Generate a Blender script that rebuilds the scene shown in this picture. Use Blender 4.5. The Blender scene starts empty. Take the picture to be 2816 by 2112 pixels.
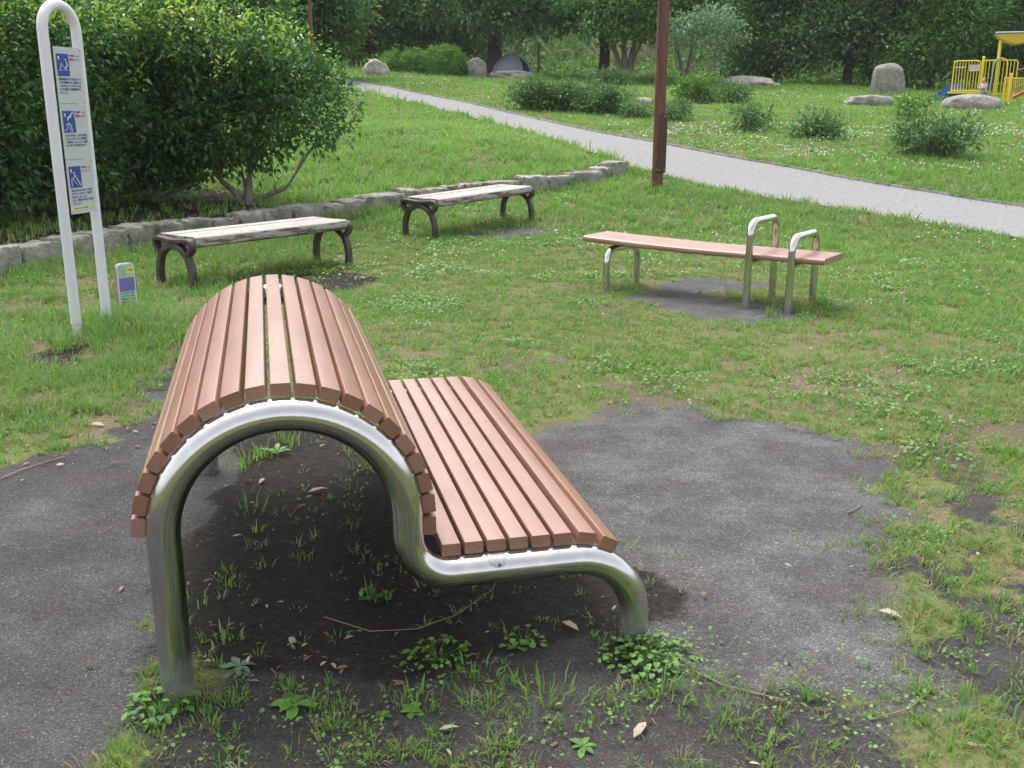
import bpy, bmesh, math, random
import numpy as np
from mathutils import Vector, Matrix
R = math.radians
scene = bpy.context.scene
COL = scene.collection
rng = np.random.default_rng(7)
random.seed(7)

# ------------------------------------------------------------------ camera, sky, sun, exposure
CAM_H, PITCH, FPX = 1.6, 15.3, 2800.0
cd = bpy.data.cameras.new('camera'); cam = bpy.data.objects.new('camera', cd); COL.objects.link(cam)
cam.location = (0, 0, CAM_H); cam.rotation_euler = (R(90 - PITCH), 0, 0)
cd.sensor_width = 36; cd.lens = 36 * FPX / 2816; cd.clip_start = .05; cd.clip_end = 600
scene.camera = cam
w = bpy.data.worlds.new('World'); scene.world = w; w.use_nodes = True
nt = w.node_tree; nt.nodes.clear()
sky = nt.nodes.new('ShaderNodeTexSky'); sky.sky_type = 'NISHITA'; sky.sun_disc = False
SUN_EL, SUN_AZ = 62, -28
sky.sun_elevation = R(SUN_EL); sky.sun_rotation = R(SUN_AZ)
sky.air_density = 1.0; sky.dust_density = 4.0; sky.ozone_density = 1.0
hs = nt.nodes.new('ShaderNodeHueSaturation'); hs.inputs['Saturation'].default_value = .30; hs.inputs['Value'].default_value = 1.25
bg = nt.nodes.new('ShaderNodeBackground'); bg.inputs['Strength'].default_value = .15
wo = nt.nodes.new('ShaderNodeOutputWorld')
nt.links.new(sky.outputs[0], hs.inputs['Color']); nt.links.new(hs.outputs[0], bg.inputs[0]); nt.links.new(bg.outputs[0], wo.inputs[0])
sd = bpy.data.lights.new('sun', 'SUN'); sd.energy = .65; sd.angle = R(25); sd.color = (1, .97, .92)
sun = bpy.data.objects.new('sun', sd); COL.objects.link(sun)
sv = Vector((math.sin(R(SUN_AZ)) * math.cos(R(SUN_EL)), math.cos(R(SUN_AZ)) * math.cos(R(SUN_EL)), math.sin(R(SUN_EL))))
sun.rotation_euler = (-sv).to_track_quat('-Z', 'Y').to_euler()
scene.view_settings.view_transform = 'Standard'; scene.view_settings.look = 'None'
scene.view_settings.exposure = 1.1; scene.view_settings.gamma = 1
scene.render.engine = 'CYCLES'; scene.cycles.max_bounces = 6; scene.cycles.transparent_max_bounces = 6

# ------------------------------------------------------------------ numeric helpers
TAB = rng.random((256, 256))
def vnoise(x, y, s, seed=0):
    x = np.asarray(x, float) / s + seed * 17.3 + 400; y = np.asarray(y, float) / s + seed * 31.7 + 400
    xi = np.floor(x).astype(int); yi = np.floor(y).astype(int); fx = x - xi; fy = y - yi
    fx = fx * fx * (3 - 2 * fx); fy = fy * fy * (3 - 2 * fy)
    a = TAB[xi % 256, yi % 256]; b = TAB[(xi + 1) % 256, yi % 256]; c = TAB[xi % 256, (yi + 1) % 256]; d = TAB[(xi + 1) % 256, (yi + 1) % 256]
    return (a * (1 - fx) + b * fx) * (1 - fy) + (c * (1 - fx) + d * fx) * fy
def fbm(x, y, s, o=4, seed=0):
    t = 0; a = 1; n = 0
    for i in range(o): t = t + a * vnoise(x, y, s / 2 ** i, seed + i); n += a; a *= .55
    return t / n
def sstep(a, b, x):
    t = np.clip((x - a) / (b - a), 0, 1); return t * t * (3 - 2 * t)
def poly_sd(x, y, P):                       # signed distance, negative inside
    x = np.asarray(x, float); y = np.asarray(y, float); d = np.full(x.shape, 1e9); ins = np.zeros(x.shape, bool); n = len(P)
    for i in range(n):
        ax, ay = P[i]; bx, by = P[(i + 1) % n]; ex, ey = bx - ax, by - ay
        t = np.clip(((x - ax) * ex + (y - ay) * ey) / (ex * ex + ey * ey), 0, 1)
        d = np.minimum(d, (x - ax - t * ex) ** 2 + (y - ay - t * ey) ** 2)
        c = ((ay > y) != (by > y)) & (x < (bx - ax) * (y - ay) / ((by - ay) if by != ay else 1e-9) + ax); ins ^= c
    d = np.sqrt(d); return np.where(ins, -d, d)
def line_sd(x, y, P):
    x = np.asarray(x, float); y = np.asarray(y, float); d = np.full(x.shape, 1e9)
    for (ax, ay), (bx, by) in zip(P[:-1], P[1:]):
        ex, ey = bx - ax, by - ay; t = np.clip(((x - ax) * ex + (y - ay) * ey) / (ex * ex + ey * ey), 0, 1)
        d = np.minimum(d, (x - ax - t * ex) ** 2 + (y - ay - t * ey) ** 2)
    return np.sqrt(d)

# ------------------------------------------------------------------ terrain
_Y = [-80, 11.5, 14, 16, 17, 18, 20, 22, 25, 30, 36, 42, 50, 60, 72, 110, 200]
_Z = [0, 0, .07, .18, .25, .35, .6, .85, 1.15, 1.57, 2.0, 2.35, 2.83, 2.95, 3.6, 14, 26]
_yy = np.arange(-80, 200, .1); _zz = np.interp(_yy, _Y, _Z); _k = np.hanning(17); _k /= _k.sum()
_zz = np.convolve(np.pad(_zz, 8, 'edge'), _k, 'valid')
WALL = [(-5.9, 6.0), (-5.45, 8.0), (-5.0, 9.7), (-4.7, 10.8), (-4.2, 11.9), (-3.35, 12.8), (-2.55, 13.8), (-2.0, 14.6), (-1.5, 15.25), (-.75, 16.05), (.1, 16.6), (.8, 17.0), (1.5, 17.75), (2.0, 18.6)]
BANK = WALL + [(2.05, 19.6), (1.0, 22), (-.2, 24.7), (-2.8, 30), (-4.8, 34), (-9, 44), (-60, 44), (-60, 6)]
def g0(x, y):
    x = np.asarray(x, float); y = np.asarray(y, float)
    return np.interp(y, _yy, _zz) - .03 * (np.clip(x, -25, 30) - 4) * sstep(22, 42, y)
def g(x, y):
    x = np.asarray(x, float); y = np.asarray(y, float)
    z = g0(x, y); s = poly_sd(x, y, BANK); wd = line_sd(x, y, WALL)
    bank = sstep(.10, .26, -s) * (1 - sstep(21, 26, y)) * np.where(s < 0, 1, 0)
    near_path = sstep(0, 2.0, line_sd(x, y, NEAR))
    z = z + bank * .20 * np.where(y > 17, near_path * .9 + .1, 1) + bank * .12 * sstep(.3, 3, wd) * near_path
    return z + .02 * (fbm(x, y, 1.1, 3, 5) - .5) * sstep(1, 3, np.abs(y)) + .12 * (fbm(x, y, 6, 2, 9) - .5) * sstep(20, 30, y) * sstep(.5, 3, line_sd(x, y, MID))
NEAR = [(9.5, 6.2), (7.6, 10), (6.28, 12.52), (5.21, 14.56), (4.26, 15.98), (3.2, 17.5), (2.72, 18.4), (2.2, 19.3), (1.76, 20.4), (.93, 22.3), (-.06, 24.5), (-1.3, 27.2), (-2.72, 30.1), (-4.87, 34.1), (-7.5, 39), (-10, 44)]
FARE = [(11.6, 7.4), (9.6, 11.2), (7.95, 14.6), (7.1, 16.2), (6.2, 17.6), (5.06, 19.2), (4.4, 20.0), (3.75, 20.9), (2.95, 22.0), (2.0, 23.5), (1.0, 25.4), (-.1, 27.8), (-1.35, 30.6), (-3.3, 34.4), (-5.8, 39.4), (-8.2, 44.3)]
MID = [((a[0] + b[0]) / 2, (a[1] + b[1]) / 2) for a, b in zip(NEAR, FARE)]
PATHP = NEAR + FARE[::-1]
def gz(x, y): return float(g(np.array([x]), np.array([y]))[0])
_p = R(PITCH)
def ray(px, py):                            # photo coordinates on a 2212 x 1659 grid
    sx = px * 1.27306; sy = py * 1.27306
    d = np.array([sx - 1408, FPX * math.cos(_p) - (sy - 1056) * math.sin(_p), -FPX * math.sin(_p) - (sy - 1056) * math.cos(_p)])
    return d / d[1]
def on_ground(px, py, default_y=48):
    d = ray(px, py); ys = np.arange(1.5, 56, .02); h = CAM_H + ys * d[2] - g(ys * d[0], ys)
    i = int(np.argmax(h < 0)); y = ys[i] if h[i] < 0 else default_y
    return float(y * d[0]), float(y)
def at_depth(px, y, py=170):
    d = ray(px, py); return float(y * d[0])
MPP = lambda y: 1.27306 / FPX * y           # metres per photo-grid pixel at depth y

# ------------------------------------------------------------------ materials
def mat(name, col, rough=.7, metal=0, col2=None, nscale=8, stretch=None, spread=(.35, .65), bump=0, bscale=40, spec=.5, detail=4, coat=0, bdist=.01):
    m = bpy.data.materials.new(name); m.use_nodes = True; t = m.node_tree; b = t.nodes['Principled BSDF']
    b.inputs['Base Color'].default_value = (*col, 1); b.inputs['Roughness'].default_value = rough; b.inputs['Metallic'].default_value = metal
    b.inputs['Specular IOR Level'].default_value = spec; b.inputs['Coat Weight'].default_value = coat
    tc = t.nodes.new('ShaderNodeTexCoord'); mp = t.nodes.new('ShaderNodeMapping'); t.links.new(tc.outputs['Object'], mp.inputs[0])
    if stretch: mp.inputs['Scale'].default_value = stretch
    if col2:
        n = t.nodes.new('ShaderNodeTexNoise'); n.inputs['Scale'].default_value = nscale; n.inputs['Detail'].default_value = detail; n.inputs['Roughness'].default_value = .65
        t.links.new(mp.outputs[0], n.inputs[0]); r = t.nodes.new('ShaderNodeValToRGB')
        r.color_ramp.elements[0].position = spread[0]; r.color_ramp.elements[1].position = spread[1]
        r.color_ramp.elements[0].color = (*col, 1); r.color_ramp.elements[1].color = (*col2, 1)
        t.links.new(n.outputs[0], r.inputs[0]); t.links.new(r.outputs[0], b.inputs['Base Color'])
    if bump:
        n = t.nodes.new('ShaderNodeTexNoise'); n.inputs['Scale'].default_value = bscale; n.inputs['Detail'].default_value = 5
        t.links.new(mp.outputs[0], n.inputs[0]); bp = t.nodes.new('ShaderNodeBump'); bp.inputs['Strength'].default_value = bump; bp.inputs['Distance'].default_value = bdist
        t.links.new(n.outputs[0], bp.inputs['Height']); t.links.new(bp.outputs[0], b.inputs['Normal'])
    return m
def leafmat(name, cols, rough=.45, trans=.35, spec=.4):
    m = bpy.data.materials.new(name); m.use_nodes = True; t = m.node_tree; b = t.nodes['Principled BSDF']
    a = t.nodes.new('ShaderNodeAttribute'); a.attribute_name = 'tint'; r = t.nodes.new('ShaderNodeValToRGB')
    while len(r.color_ramp.elements) < len(cols): r.color_ramp.elements.new(.5)
    for i, (p, c) in enumerate(cols): r.color_ramp.elements[i].position = p; r.color_ramp.elements[i].color = (*c, 1)
    t.links.new(a.outputs['Fac'], r.inputs[0]); t.links.new(r.outputs[0], b.inputs['Base Color'])
    b.inputs['Roughness'].default_value = rough; b.inputs['Specular IOR Level'].default_value = spec
    tr = t.nodes.new('ShaderNodeBsdfTranslucent'); hs = t.nodes.new('ShaderNodeHueSaturation'); hs.inputs['Value'].default_value = 1.4
    t.links.new(r.outputs[0], hs.inputs['Color']); t.links.new(hs.outputs[0], tr.inputs[0])
    mx = t.nodes.new('ShaderNodeMixShader'); mx.inputs[0].default_value = trans
    t.links.new(b.outputs[0], mx.inputs[1]); t.links.new(tr.outputs[0], mx.inputs[2]); t.links.new(mx.outputs[0], t.nodes['Material Output'].inputs[0])
    return m
M = {}
M['slat'] = mat('recycled_plastic_slat', (.235, .112, .068), .38, col2=(.285, .143, .093), nscale=14, stretch=(1, .15, 1), bump=.12, bscale=60, spec=.6, coat=.12)
M['board'] = mat('bench_board', (.28, .138, .092), .4, col2=(.35, .185, .13), nscale=9, stretch=(.3, 1, 1), bump=.1, bscale=60)
def steel():
    m = bpy.data.materials.new('polished_steel'); m.use_nodes = True; t = m.node_tree; b = t.nodes['Principled BSDF']
    b.inputs['Metallic'].default_value = 1; b.inputs['Base Color'].default_value = (.62, .61, .57, 1)
    tc = t.nodes.new('ShaderNodeTexCoord'); n = t.nodes.new('ShaderNodeTexNoise'); n.inputs['Scale'].default_value = 9; n.inputs['Detail'].default_value = 8
    t.links.new(tc.outputs['Object'], n.inputs[0]); mr = t.nodes.new('ShaderNodeMapRange')
    mr.inputs['To Min'].default_value = .10; mr.inputs['To Max'].default_value = .17
    sx = t.nodes.new('ShaderNodeSeparateXYZ'); t.links.new(tc.outputs['Object'], sx.inputs[0])
    # legs near the soil are dull and dirty
    m2 = t.nodes.new('ShaderNodeMapRange'); m2.inputs['From Min'].default_value = 0; m2.inputs['From Max'].default_value = .35; m2.inputs['To Min'].default_value = .14; m2.inputs['To Max'].default_value = 0
    ad = t.nodes.new('ShaderNodeMath'); t.links.new(n.outputs[0], mr.inputs[0]); t.links.new(sx.outputs[2], m2.inputs[0])
    t.links.new(mr.outputs[0], ad.inputs[0]); t.links.new(m2.outputs[0], ad.inputs[1]); t.links.new(ad.outputs[0], b.inputs['Roughness'])
    n2 = t.nodes.new('ShaderNodeTexNoise'); n2.inputs['Scale'].default_value = 22; n2.inputs['Detail'].default_value = 6; t.links.new(tc.outputs['Object'], n2.inputs[0])
    r = t.nodes.new('ShaderNodeValToRGB'); r.color_ramp.elements[0].position = .3; r.color_ramp.elements[0].color = (.52, .515, .49, 1); r.color_ramp.elements[1].color = (.68, .675, .66, 1)
    t.links.new(n2.outputs[0], r.inputs[0])
    # splashed soil dried on the lowest part of the legs
    m3 = t.nodes.new('ShaderNodeMapRange'); m3.inputs['From Min'].default_value = .0; m3.inputs['From Max'].default_value = .15; m3.inputs['To Min'].default_value = .9; m3.inputs['To Max'].default_value = 0
    t.links.new(sx.outputs[2], m3.inputs[0]); mu = t.nodes.new('ShaderNodeMath'); mu.operation = 'MULTIPLY'; t.links.new(m3.outputs[0], mu.inputs[0]); t.links.new(n2.outputs[0], mu.inputs[1])
    mm = t.nodes.new('ShaderNodeMix'); mm.data_type = 'RGBA'; mm.inputs[7].default_value = (.055, .045, .034, 1); t.links.new(mu.outputs[0], mm.inputs[0]); t.links.new(r.outputs[0], mm.inputs[6]); t.links.new(mm.outputs[2], b.inputs['Base Color'])
    iv = t.nodes.new('ShaderNodeMath'); iv.operation = 'SUBTRACT'; iv.inputs[0].default_value = 1; t.links.new(mu.outputs[0], iv.inputs[1]); t.links.new(iv.outputs[0], b.inputs['Metallic'])
    return m
M['steel'] = steel()
def vary(m, lo, hi, dirt=0):
    # every board has its own slightly different tone, plus faint stains
    t = m.node_tree; b = t.nodes['Principled BSDF']; l = b.inputs['Base Color'].links[0].from_socket; oi = t.nodes.new('ShaderNodeObjectInfo'); mr = t.nodes.new('ShaderNodeMapRange')
    mr.inputs['To Min'].default_value = lo; mr.inputs['To Max'].default_value = hi; t.links.new(oi.outputs['Random'], mr.inputs[0]); hs = t.nodes.new('ShaderNodeHueSaturation'); t.links.new(mr.outputs[0], hs.inputs['Value'])
    m2 = t.nodes.new('ShaderNodeMapRange'); m2.inputs['To Min'].default_value = 1.08; m2.inputs['To Max'].default_value = .88; t.links.new(oi.outputs['Random'], m2.inputs[0]); t.links.new(m2.outputs[0], hs.inputs['Saturation'])
    t.links.new(l, hs.inputs['Color']); tc = t.nodes.new('ShaderNodeTexCoord'); n = t.nodes.new('ShaderNodeTexNoise'); n.inputs['Scale'].default_value = 5; n.inputs['Detail'].default_value = 8; n.inputs['Roughness'].default_value = .7; t.links.new(tc.outputs['Object'], n.inputs[0])
    r = t.nodes.new('ShaderNodeValToRGB'); r.color_ramp.elements[0].position = .30; r.color_ramp.elements[0].color = (.80, .78, .76, 1); r.color_ramp.elements[1].position = .48; r.color_ramp.elements[1].color = (1, 1, 1, 1); t.links.new(n.outputs[0], r.inputs[0])
    mx = t.nodes.new('ShaderNodeMix'); mx.data_type = 'RGBA'; mx.blend_type = 'MULTIPLY'; mx.inputs[0].default_value = .8; t.links.new(hs.outputs[0], mx.inputs[6]); t.links.new(r.outputs[0], mx.inputs[7]); t.links.new(mx.outputs[2], b.inputs['Base Color'])
vary(M['slat'], .86, 1.14); vary(M['board'], .92, 1.08)
M['steel_plain'] = mat('steel_plain', (.6, .6, .6), .35, 1)
M['plate'] = mat('etched_plate', (.42, .42, .41), .55, 1, col2=(.30, .30, .30), nscale=220, spread=(.45, .55))
M['iron'] = mat('cast_iron', (.035, .028, .026), .5, 0, col2=(.075, .055, .045), nscale=12, bump=.25, bscale=90)
M['white_paint'] = mat('white_paint', (.72, .73, .76), .4, col2=(.64, .65, .68), nscale=5, spread=(.3, .8), spec=.5)
M['panel'] = mat('sign_panel', (.46, .50, .49), .45, col2=(.50, .54, .53), nscale=3)
M['blue'] = mat('sign_blue', (.025, .055, .30), .5)
M['ink'] = mat('sign_ink', (.05, .08, .24), .6)
M['red'] = mat('sign_red', (.55, .06, .06), .6)
M['figure'] = mat('sign_figure', (.66, .68, .62), .5)
M['yellow_strip'] = mat('yellow_strip', (.72, .70, .30), .5)
M['dark_ink'] = mat('dark_ink', (.05, .10, .06), .6)
M['mint'] = mat('mint_panel', (.33, .52, .38), .5)
M['board_blue'] = mat('board_blue', (.09, .17, .52), .5)
M['cream'] = mat('cream_edge', (.75, .68, .62), .5)
M['pinkish'] = mat('pink_back', (.30, .20, .22), .6)
M['star'] = mat('star_yellow', (.80, .66, .04), .5)
M['brown_ink'] = mat('brown_ink', (.30, .17, .08), .6)
M['corten'] = mat('rusty_brown_steel', (.095, .045, .034), .65, col2=(.25, .085, .042), nscale=3, stretch=(6, 6, .5), spread=(.4, .7), bump=.15, bscale=30)
M['corten_plate'] = mat('brown_cover', (.045, .026, .020), .6, col2=(.065, .036, .028), nscale=6)
M['stone'] = mat('grey_stone', (.17, .165, .14), .95, col2=(.34, .33, .28), nscale=5, bump=1, bscale=9, detail=12, bdist=.05)
M['stone_wall'] = mat('wall_stone', (.085, .085, .06), .95, col2=(.37, .36, .30), nscale=3.2, spread=(.32, .66), bump=1, bscale=28, detail=12, bdist=.025)
M['pale_stone'] = mat('pale_stone', (.30, .28, .23), .95, col2=(.50, .47, .40), nscale=4, bump=1, bscale=7, detail=12, bdist=.06)
M['yellow'] = mat('yellow_paint', (.75, .62, .05), .4)
M['dark_yellow'] = mat('yellow_underside', (.62, .42, .03), .5)
M['playblue'] = mat('blue_plastic', (.02, .09, .42), .35)
M['pipeblue'] = mat('blue_grey_pipe', (.25, .38, .42), .4)
M['playred'] = mat('red_plastic', (.50, .10, .07), .4)
M['notice'] = mat('notice_white', (.72, .70, .62), .5)
M['grey_cap'] = mat('roof_edge', (.35, .42, .45), .5)
M['tent'] = mat('tent_cloth', (.30, .34, .42), .8, col2=(.36, .41, .50), nscale=2)
M['tent_dark'] = mat('tent_dark', (.05, .07, .09), .8)
M['bark'] = mat('bark', (.045, .036, .026), .9, col2=(.10, .082, .06), nscale=6, stretch=(3, 3, .6), bump=.8, bscale=18)
M['pale_bark'] = mat('pale_bark', (.13, .12, .095), .9, col2=(.24, .22, .18), nscale=6, stretch=(3, 3, .6), bump=.6, bscale=18)
M['skin'] = mat('skin', (.55, .33, .25), .6); M['hair'] = mat('hair', (.05, .03, .02), .7)
M['pink'] = mat('pink_cloth', (.65, .42, .45), .9); M['denim'] = mat('grey_cloth', (.20, .22, .28), .9)
M['weathered'] = None
def weathered():
    m = bpy.data.materials.new('peeling_paint_wood'); m.use_nodes = True; t = m.node_tree; b = t.nodes['Principled BSDF']; b.inputs['Roughness'].default_value = .85
    tc = t.nodes.new('ShaderNodeTexCoord'); mp = t.nodes.new('ShaderNodeMapping'); mp.inputs['Scale'].default_value = (1.4, 14, 10); t.links.new(tc.outputs['Object'], mp.inputs[0])
    n = t.nodes.new('ShaderNodeTexNoise'); n.inputs['Scale'].default_value = 2.6; n.inputs['Detail'].default_value = 9; n.inputs['Roughness'].default_value = .72; t.links.new(mp.outputs[0], n.inputs[0])
    # edges that face sideways lost more paint
    ge = t.nodes.new('ShaderNodeNewGeometry'); sx = t.nodes.new('ShaderNodeSeparateXYZ'); t.links.new(ge.outputs['Normal'], sx.inputs[0])
    ma = t.nodes.new('ShaderNodeMath'); ma.operation = 'MULTIPLY'; ma.inputs[1].default_value = .07; t.links.new(sx.outputs[2], ma.inputs[0])
    ad = t.nodes.new('ShaderNodeMath'); t.links.new(n.outputs[0], ad.inputs[0]); t.links.new(ma.outputs[0], ad.inputs[1])
    r = t.nodes.new('ShaderNodeValToRGB'); r.color_ramp.elements[0].position = .45; r.color_ramp.elements[0].color = (.13, .085, .06, 1); r.color_ramp.elements[1].position = .53; r.color_ramp.elements[1].color = (.40, .375, .34, 1)
    e = r.color_ramp.elements.new(.75); e.color = (.30, .275, .245, 1)
    t.links.new(ad.outputs[0], r.inputs[0]); t.links.new(r.outputs[0], b.inputs['Base Color'])
    bp = t.nodes.new('ShaderNodeBump'); bp.inputs['Strength'].default_value = .5; bp.inputs['Distance'].default_value = .005; t.links.new(n.outputs[0], bp.inputs['Height']); t.links.new(bp.outputs[0], b.inputs['Normal'])
    return m
M['weathered'] = weathered()
M['grass'] = leafmat('grass_blade', [(0, (.34, .29, .16)), (.13, (.22, .25, .075)), (.5, (.125, .26, .046)), (1, (.21, .385, .07))], .5, .35, .35)
M['clover'] = leafmat('clover_leaf', [(0, (.095, .215, .04)), (1, (.165, .33, .062))], .5, .3)
M['hedge'] = leafmat('hedge_leaf', [(0, (.025, .072, .018)), (.45, (.05, .14, .028)), (.78, (.088, .225, .036)), (.84, (.26, .42, .06)), (1, (.45, .58, .10))], .38, .3, .5)
M['tree_dark'] = leafmat('dark_tree_leaf', [(0, (.04, .105, .030)), (1, (.135, .285, .068))], .5, .25)
M['tree_mid'] = leafmat('mid_tree_leaf', [(0, (.055, .14, .034)), (1, (.17, .35, .07))], .5, .3)
M['tree_light'] = leafmat('pale_tree_leaf', [(0, (.12, .22, .10)), (1, (.26, .40, .20))], .5, .3)
M['shrub'] = leafmat('shrub_leaf', [(0, (.05, .11, .035)), (.7, (.11, .22, .06)), (1, (.22, .38, .08))], .5, .3)
M['clipped'] = leafmat('clipped_leaf', [(0, (.06, .16, .025)), (1, (.18, .37, .05))], .5, .3)
M['redleaf'] = leafmat('red_leaf', [(0, (.03, .08, .02)), (.72, (.07, .15, .03)), (.8, (.40, .08, .03)), (1, (.5, .12, .05))], .5, .3)
M['weed'] = leafmat('weed_leaf', [(0, (.06, .16, .03)), (1, (.15, .33, .05))], .5, .3)
M['weed_grey'] = leafmat('weed_grey', [(0, (.12, .19, .12)), (1, (.20, .29, .18))], .7, .2)
M['dead'] = leafmat('dead_leaf', [(0, (.10, .06, .035)), (.6, (.22, .15, .095)), (1, (.46, .38, .28))], .8, .15, .2)
M['flower'] = mat('clover_flower', (.62, .62, .52), .8)
M['pebble'] = mat('pebble', (.16, .155, .15), .9, col2=(.38, .37, .35), nscale=1.5)
M['twig'] = mat('dry_twig', (.24, .17, .10), .9, col2=(.36, .29, .20), nscale=9)

# ------------------------------------------------------------------ object helpers
def tag(o, label=None, cat=None, group=None, kind=None):
    if label: o['label'] = label
    if cat: o['category'] = cat
    if group: o['group'] = group
    if kind: o['kind'] = kind
    return o
def empty(name, loc, rz=0, label=None, cat=None, group=None):
    o = bpy.data.objects.new(name, None); COL.objects.link(o); o.location = loc; o.rotation_euler = (0, 0, rz); o.empty_display_size = .1
    return tag(o, label, cat, group)
def add(name, me, parent=None):
    o = bpy.data.objects.new(name, me); COL.objects.link(o)
    if parent: o.parent = parent
    return o
def copy_tree(o, parent=None):
    c = o.copy(); COL.objects.link(c); c.parent = parent
    for ch in list(o.children): copy_tree(ch, c)
    return c
class MB:
    def __init__(s): s.v = []; s.f = []
    def add(s, vs, fs):
        n = len(s.v); s.v += [tuple(v) for v in vs]; s.f += [tuple(i + n for i in f) for f in fs]; return s
    def box(s, c, d, rz=0, bev=0):
        x, y, z = (q / 2 for q in d); pts = []
        cs, sn = math.cos(rz), math.sin(rz)
        if bev:
            prof = []
            for sx_, sy_ in ((1, 1), (-1, 1), (-1, -1), (1, -1)):
                q = [(sx_ * x, sy_ * (y - bev)), (sx_ * (x - bev), sy_ * y)]
                prof += q if sx_ * sy_ > 0 else q[::-1]
            n = len(prof); lv = [(-z, 1 - bev / max(x, y)), (-z + bev, 1), (z - bev, 1), (z, 1 - bev / max(x, y))]
            for zz, k in lv:
                for a, b in prof: pts.append((c[0] + (a * cs - b * sn) * k, c[1] + (a * sn + b * cs) * k, c[2] + zz))
            fs = [tuple(range(n))[::-1], tuple(range(3 * n, 4 * n))]
            for l in range(3):
                for i in range(n): j = (i + 1) % n; fs.append((l * n + i, l * n + j, (l + 1) * n + j, (l + 1) * n + i))
            return s.add(pts, fs)
        for a, b, e in ((-x, -y, -z), (x, -y, -z), (x, y, -z), (-x, y, -z), (-x, -y, z), (x, -y, z), (x, y, z), (-x, y, z)):
            pts.append((c[0] + a * cs - b * sn, c[1] + a * sn + b * cs, c[2] + e))
        return s.add(pts, [(0, 3, 2, 1), (4, 5, 6, 7), (0, 1, 5, 4), (1, 2, 6, 5), (2, 3, 7, 6), (3, 0, 4, 7)])
    def tube(s, path, r, seg=12, caps=True, sq=None):
        P = [Vector(p) for p in path]; n = len(P); rr = r if hasattr(r, '__len__') else [r] * n
        t0 = (P[1] - P[0]).normalized(); u = t0.orthogonal().normalized()
        if sq: u = Vector(sq[2]).normalized()
        pts = []; pt = t0
        for i, p in enumerate(P):
            t = (P[min(i + 1, n - 1)] - P[max(i - 1, 0)]).normalized()
            q = pt.rotation_difference(t); u = q @ u; u = (u - t * u.dot(t)).normalized(); v = t.cross(u); pt = t
            if sq:
                a, b = sq[0] / 2, sq[1] / 2; bb = min(a, b) * .3
                for da, db in ((a, b - bb), (a - bb, b), (-a + bb, b), (-a, b - bb), (-a, -b + bb), (-a + bb, -b), (a - bb, -b), (a, -b + bb)): pts.append(p + u * da + v * db)
                seg = 8
            else:
                for k in range(seg): a = 2 * math.pi * k / seg; pts.append(p + (u * math.cos(a) + v * math.sin(a)) * rr[i])
        fs = []
        for i in range(n - 1):
            for k in range(seg): j = (k + 1) % seg; fs.append((i * seg + k, i * seg + j, (i + 1) * seg + j, (i + 1) * seg + k))
        if caps: fs += [tuple(range(seg))[::-1], tuple(range((n - 1) * seg, n * seg))]
        return s.add(pts, fs)
    def ball(s, c, r, seg=10, ring=6, sc=(1, 1, 1)):
        pts = [(c[0], c[1], c[2] - r * sc[2])]
        for i in range(1, ring):
            a = -math.pi / 2 + math.pi * i / ring
            for k in range(seg): b = 2 * math.pi * k / seg; pts.append((c[0] + r * sc[0] * math.cos(a) * math.cos(b), c[1] + r * sc[1] * math.cos(a) * math.sin(b), c[2] + r * sc[2] * math.sin(a)))
        pts.append((c[0], c[1], c[2] + r * sc[2])); fs = []; L = len(pts) - 1
        for k in range(seg):
            j = (k + 1) % seg; fs.append((0, 1 + j, 1 + k)); fs.append((L, L - seg + k, L - seg + j))
            for i in range(ring - 2): fs.append((1 + i * seg + k, 1 + i * seg + j, 1 + (i + 1) * seg + j, 1 + (i + 1) * seg + k))
        return s.add(pts, fs)
    def prism(s, prof, a, b):               # prof: list of callables' 2D points, extruded between maps a and b
        n = len(prof); pts = [a(*p) for p in prof] + [b(*p) for p in prof]
        fs = [tuple(range(n))[::-1], tuple(range(n, 2 * n))] + [(i, (i + 1) % n, n + (i + 1) % n, n + i) for i in range(n)]
        return s.add(pts, fs)
    def build(s, name, m, parent=None, smooth=35):
        me = bpy.data.meshes.new(name); me.from_pydata(s.v, [], s.f); me.materials.append(m)
        bm = bmesh.new(); bm.from_mesh(me); bmesh.ops.recalc_face_normals(bm, faces=bm.faces); bm.to_mesh(me); bm.free()
        if smooth: me.shade_smooth(); me.set_sharp_from_angle(angle=R(smooth))
        return add(name, me, parent)
def np_mesh(name, V, F, m, tint=None, smooth=False):
    me = bpy.data.meshes.new(name); V = np.asarray(V, np.float32); F = np.asarray(F, np.int32); k = F.shape[1]
    me.vertices.add(len(V)); me.vertices.foreach_set('co', V.ravel()); me.loops.add(F.size); me.loops.foreach_set('vertex_index', F.ravel())
    me.polygons.add(len(F)); me.polygons.foreach_set('loop_start', np.arange(0, F.size, k, dtype=np.int32))
    if tint is not None: a = me.attributes.new('tint', 'FLOAT', 'POINT'); a.data.foreach_set('value', np.asarray(tint, np.float32))
    me.update(calc_edges=True); me.validate()
    if smooth: me.shade_smooth()
    me.materials.append(m); return me
def unit(a): return a / np.maximum(np.linalg.norm(a, axis=1, keepdims=True), 1e-9)
def leaves(P, D, N, L, W, tint, fold=.25):
    """folded pointed leaves: base P, direction D, rough normal N"""
    D = unit(D); S = unit(np.cross(D, N)); U = np.cross(S, D); L = L[:, None]; W = W[:, None]
    droop = -.18 * L * U
    v = np.stack([P, P + D * L * .45 + S * W * .5 + U * W * fold, P + D * L + droop, P + D * L * .45 - S * W * .5 + U * W * fold], 1).reshape(-1, 3)
    n = len(P); b = np.arange(n)[:, None] * 4
    F = np.concatenate([b + [0, 1, 2], b + [0, 2, 3]]); return v, F, np.repeat(tint, 4)
def rdir(n, up=0):
    d = rng.normal(size=(n, 3)); d[:, 2] += up; return unit(d)

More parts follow.
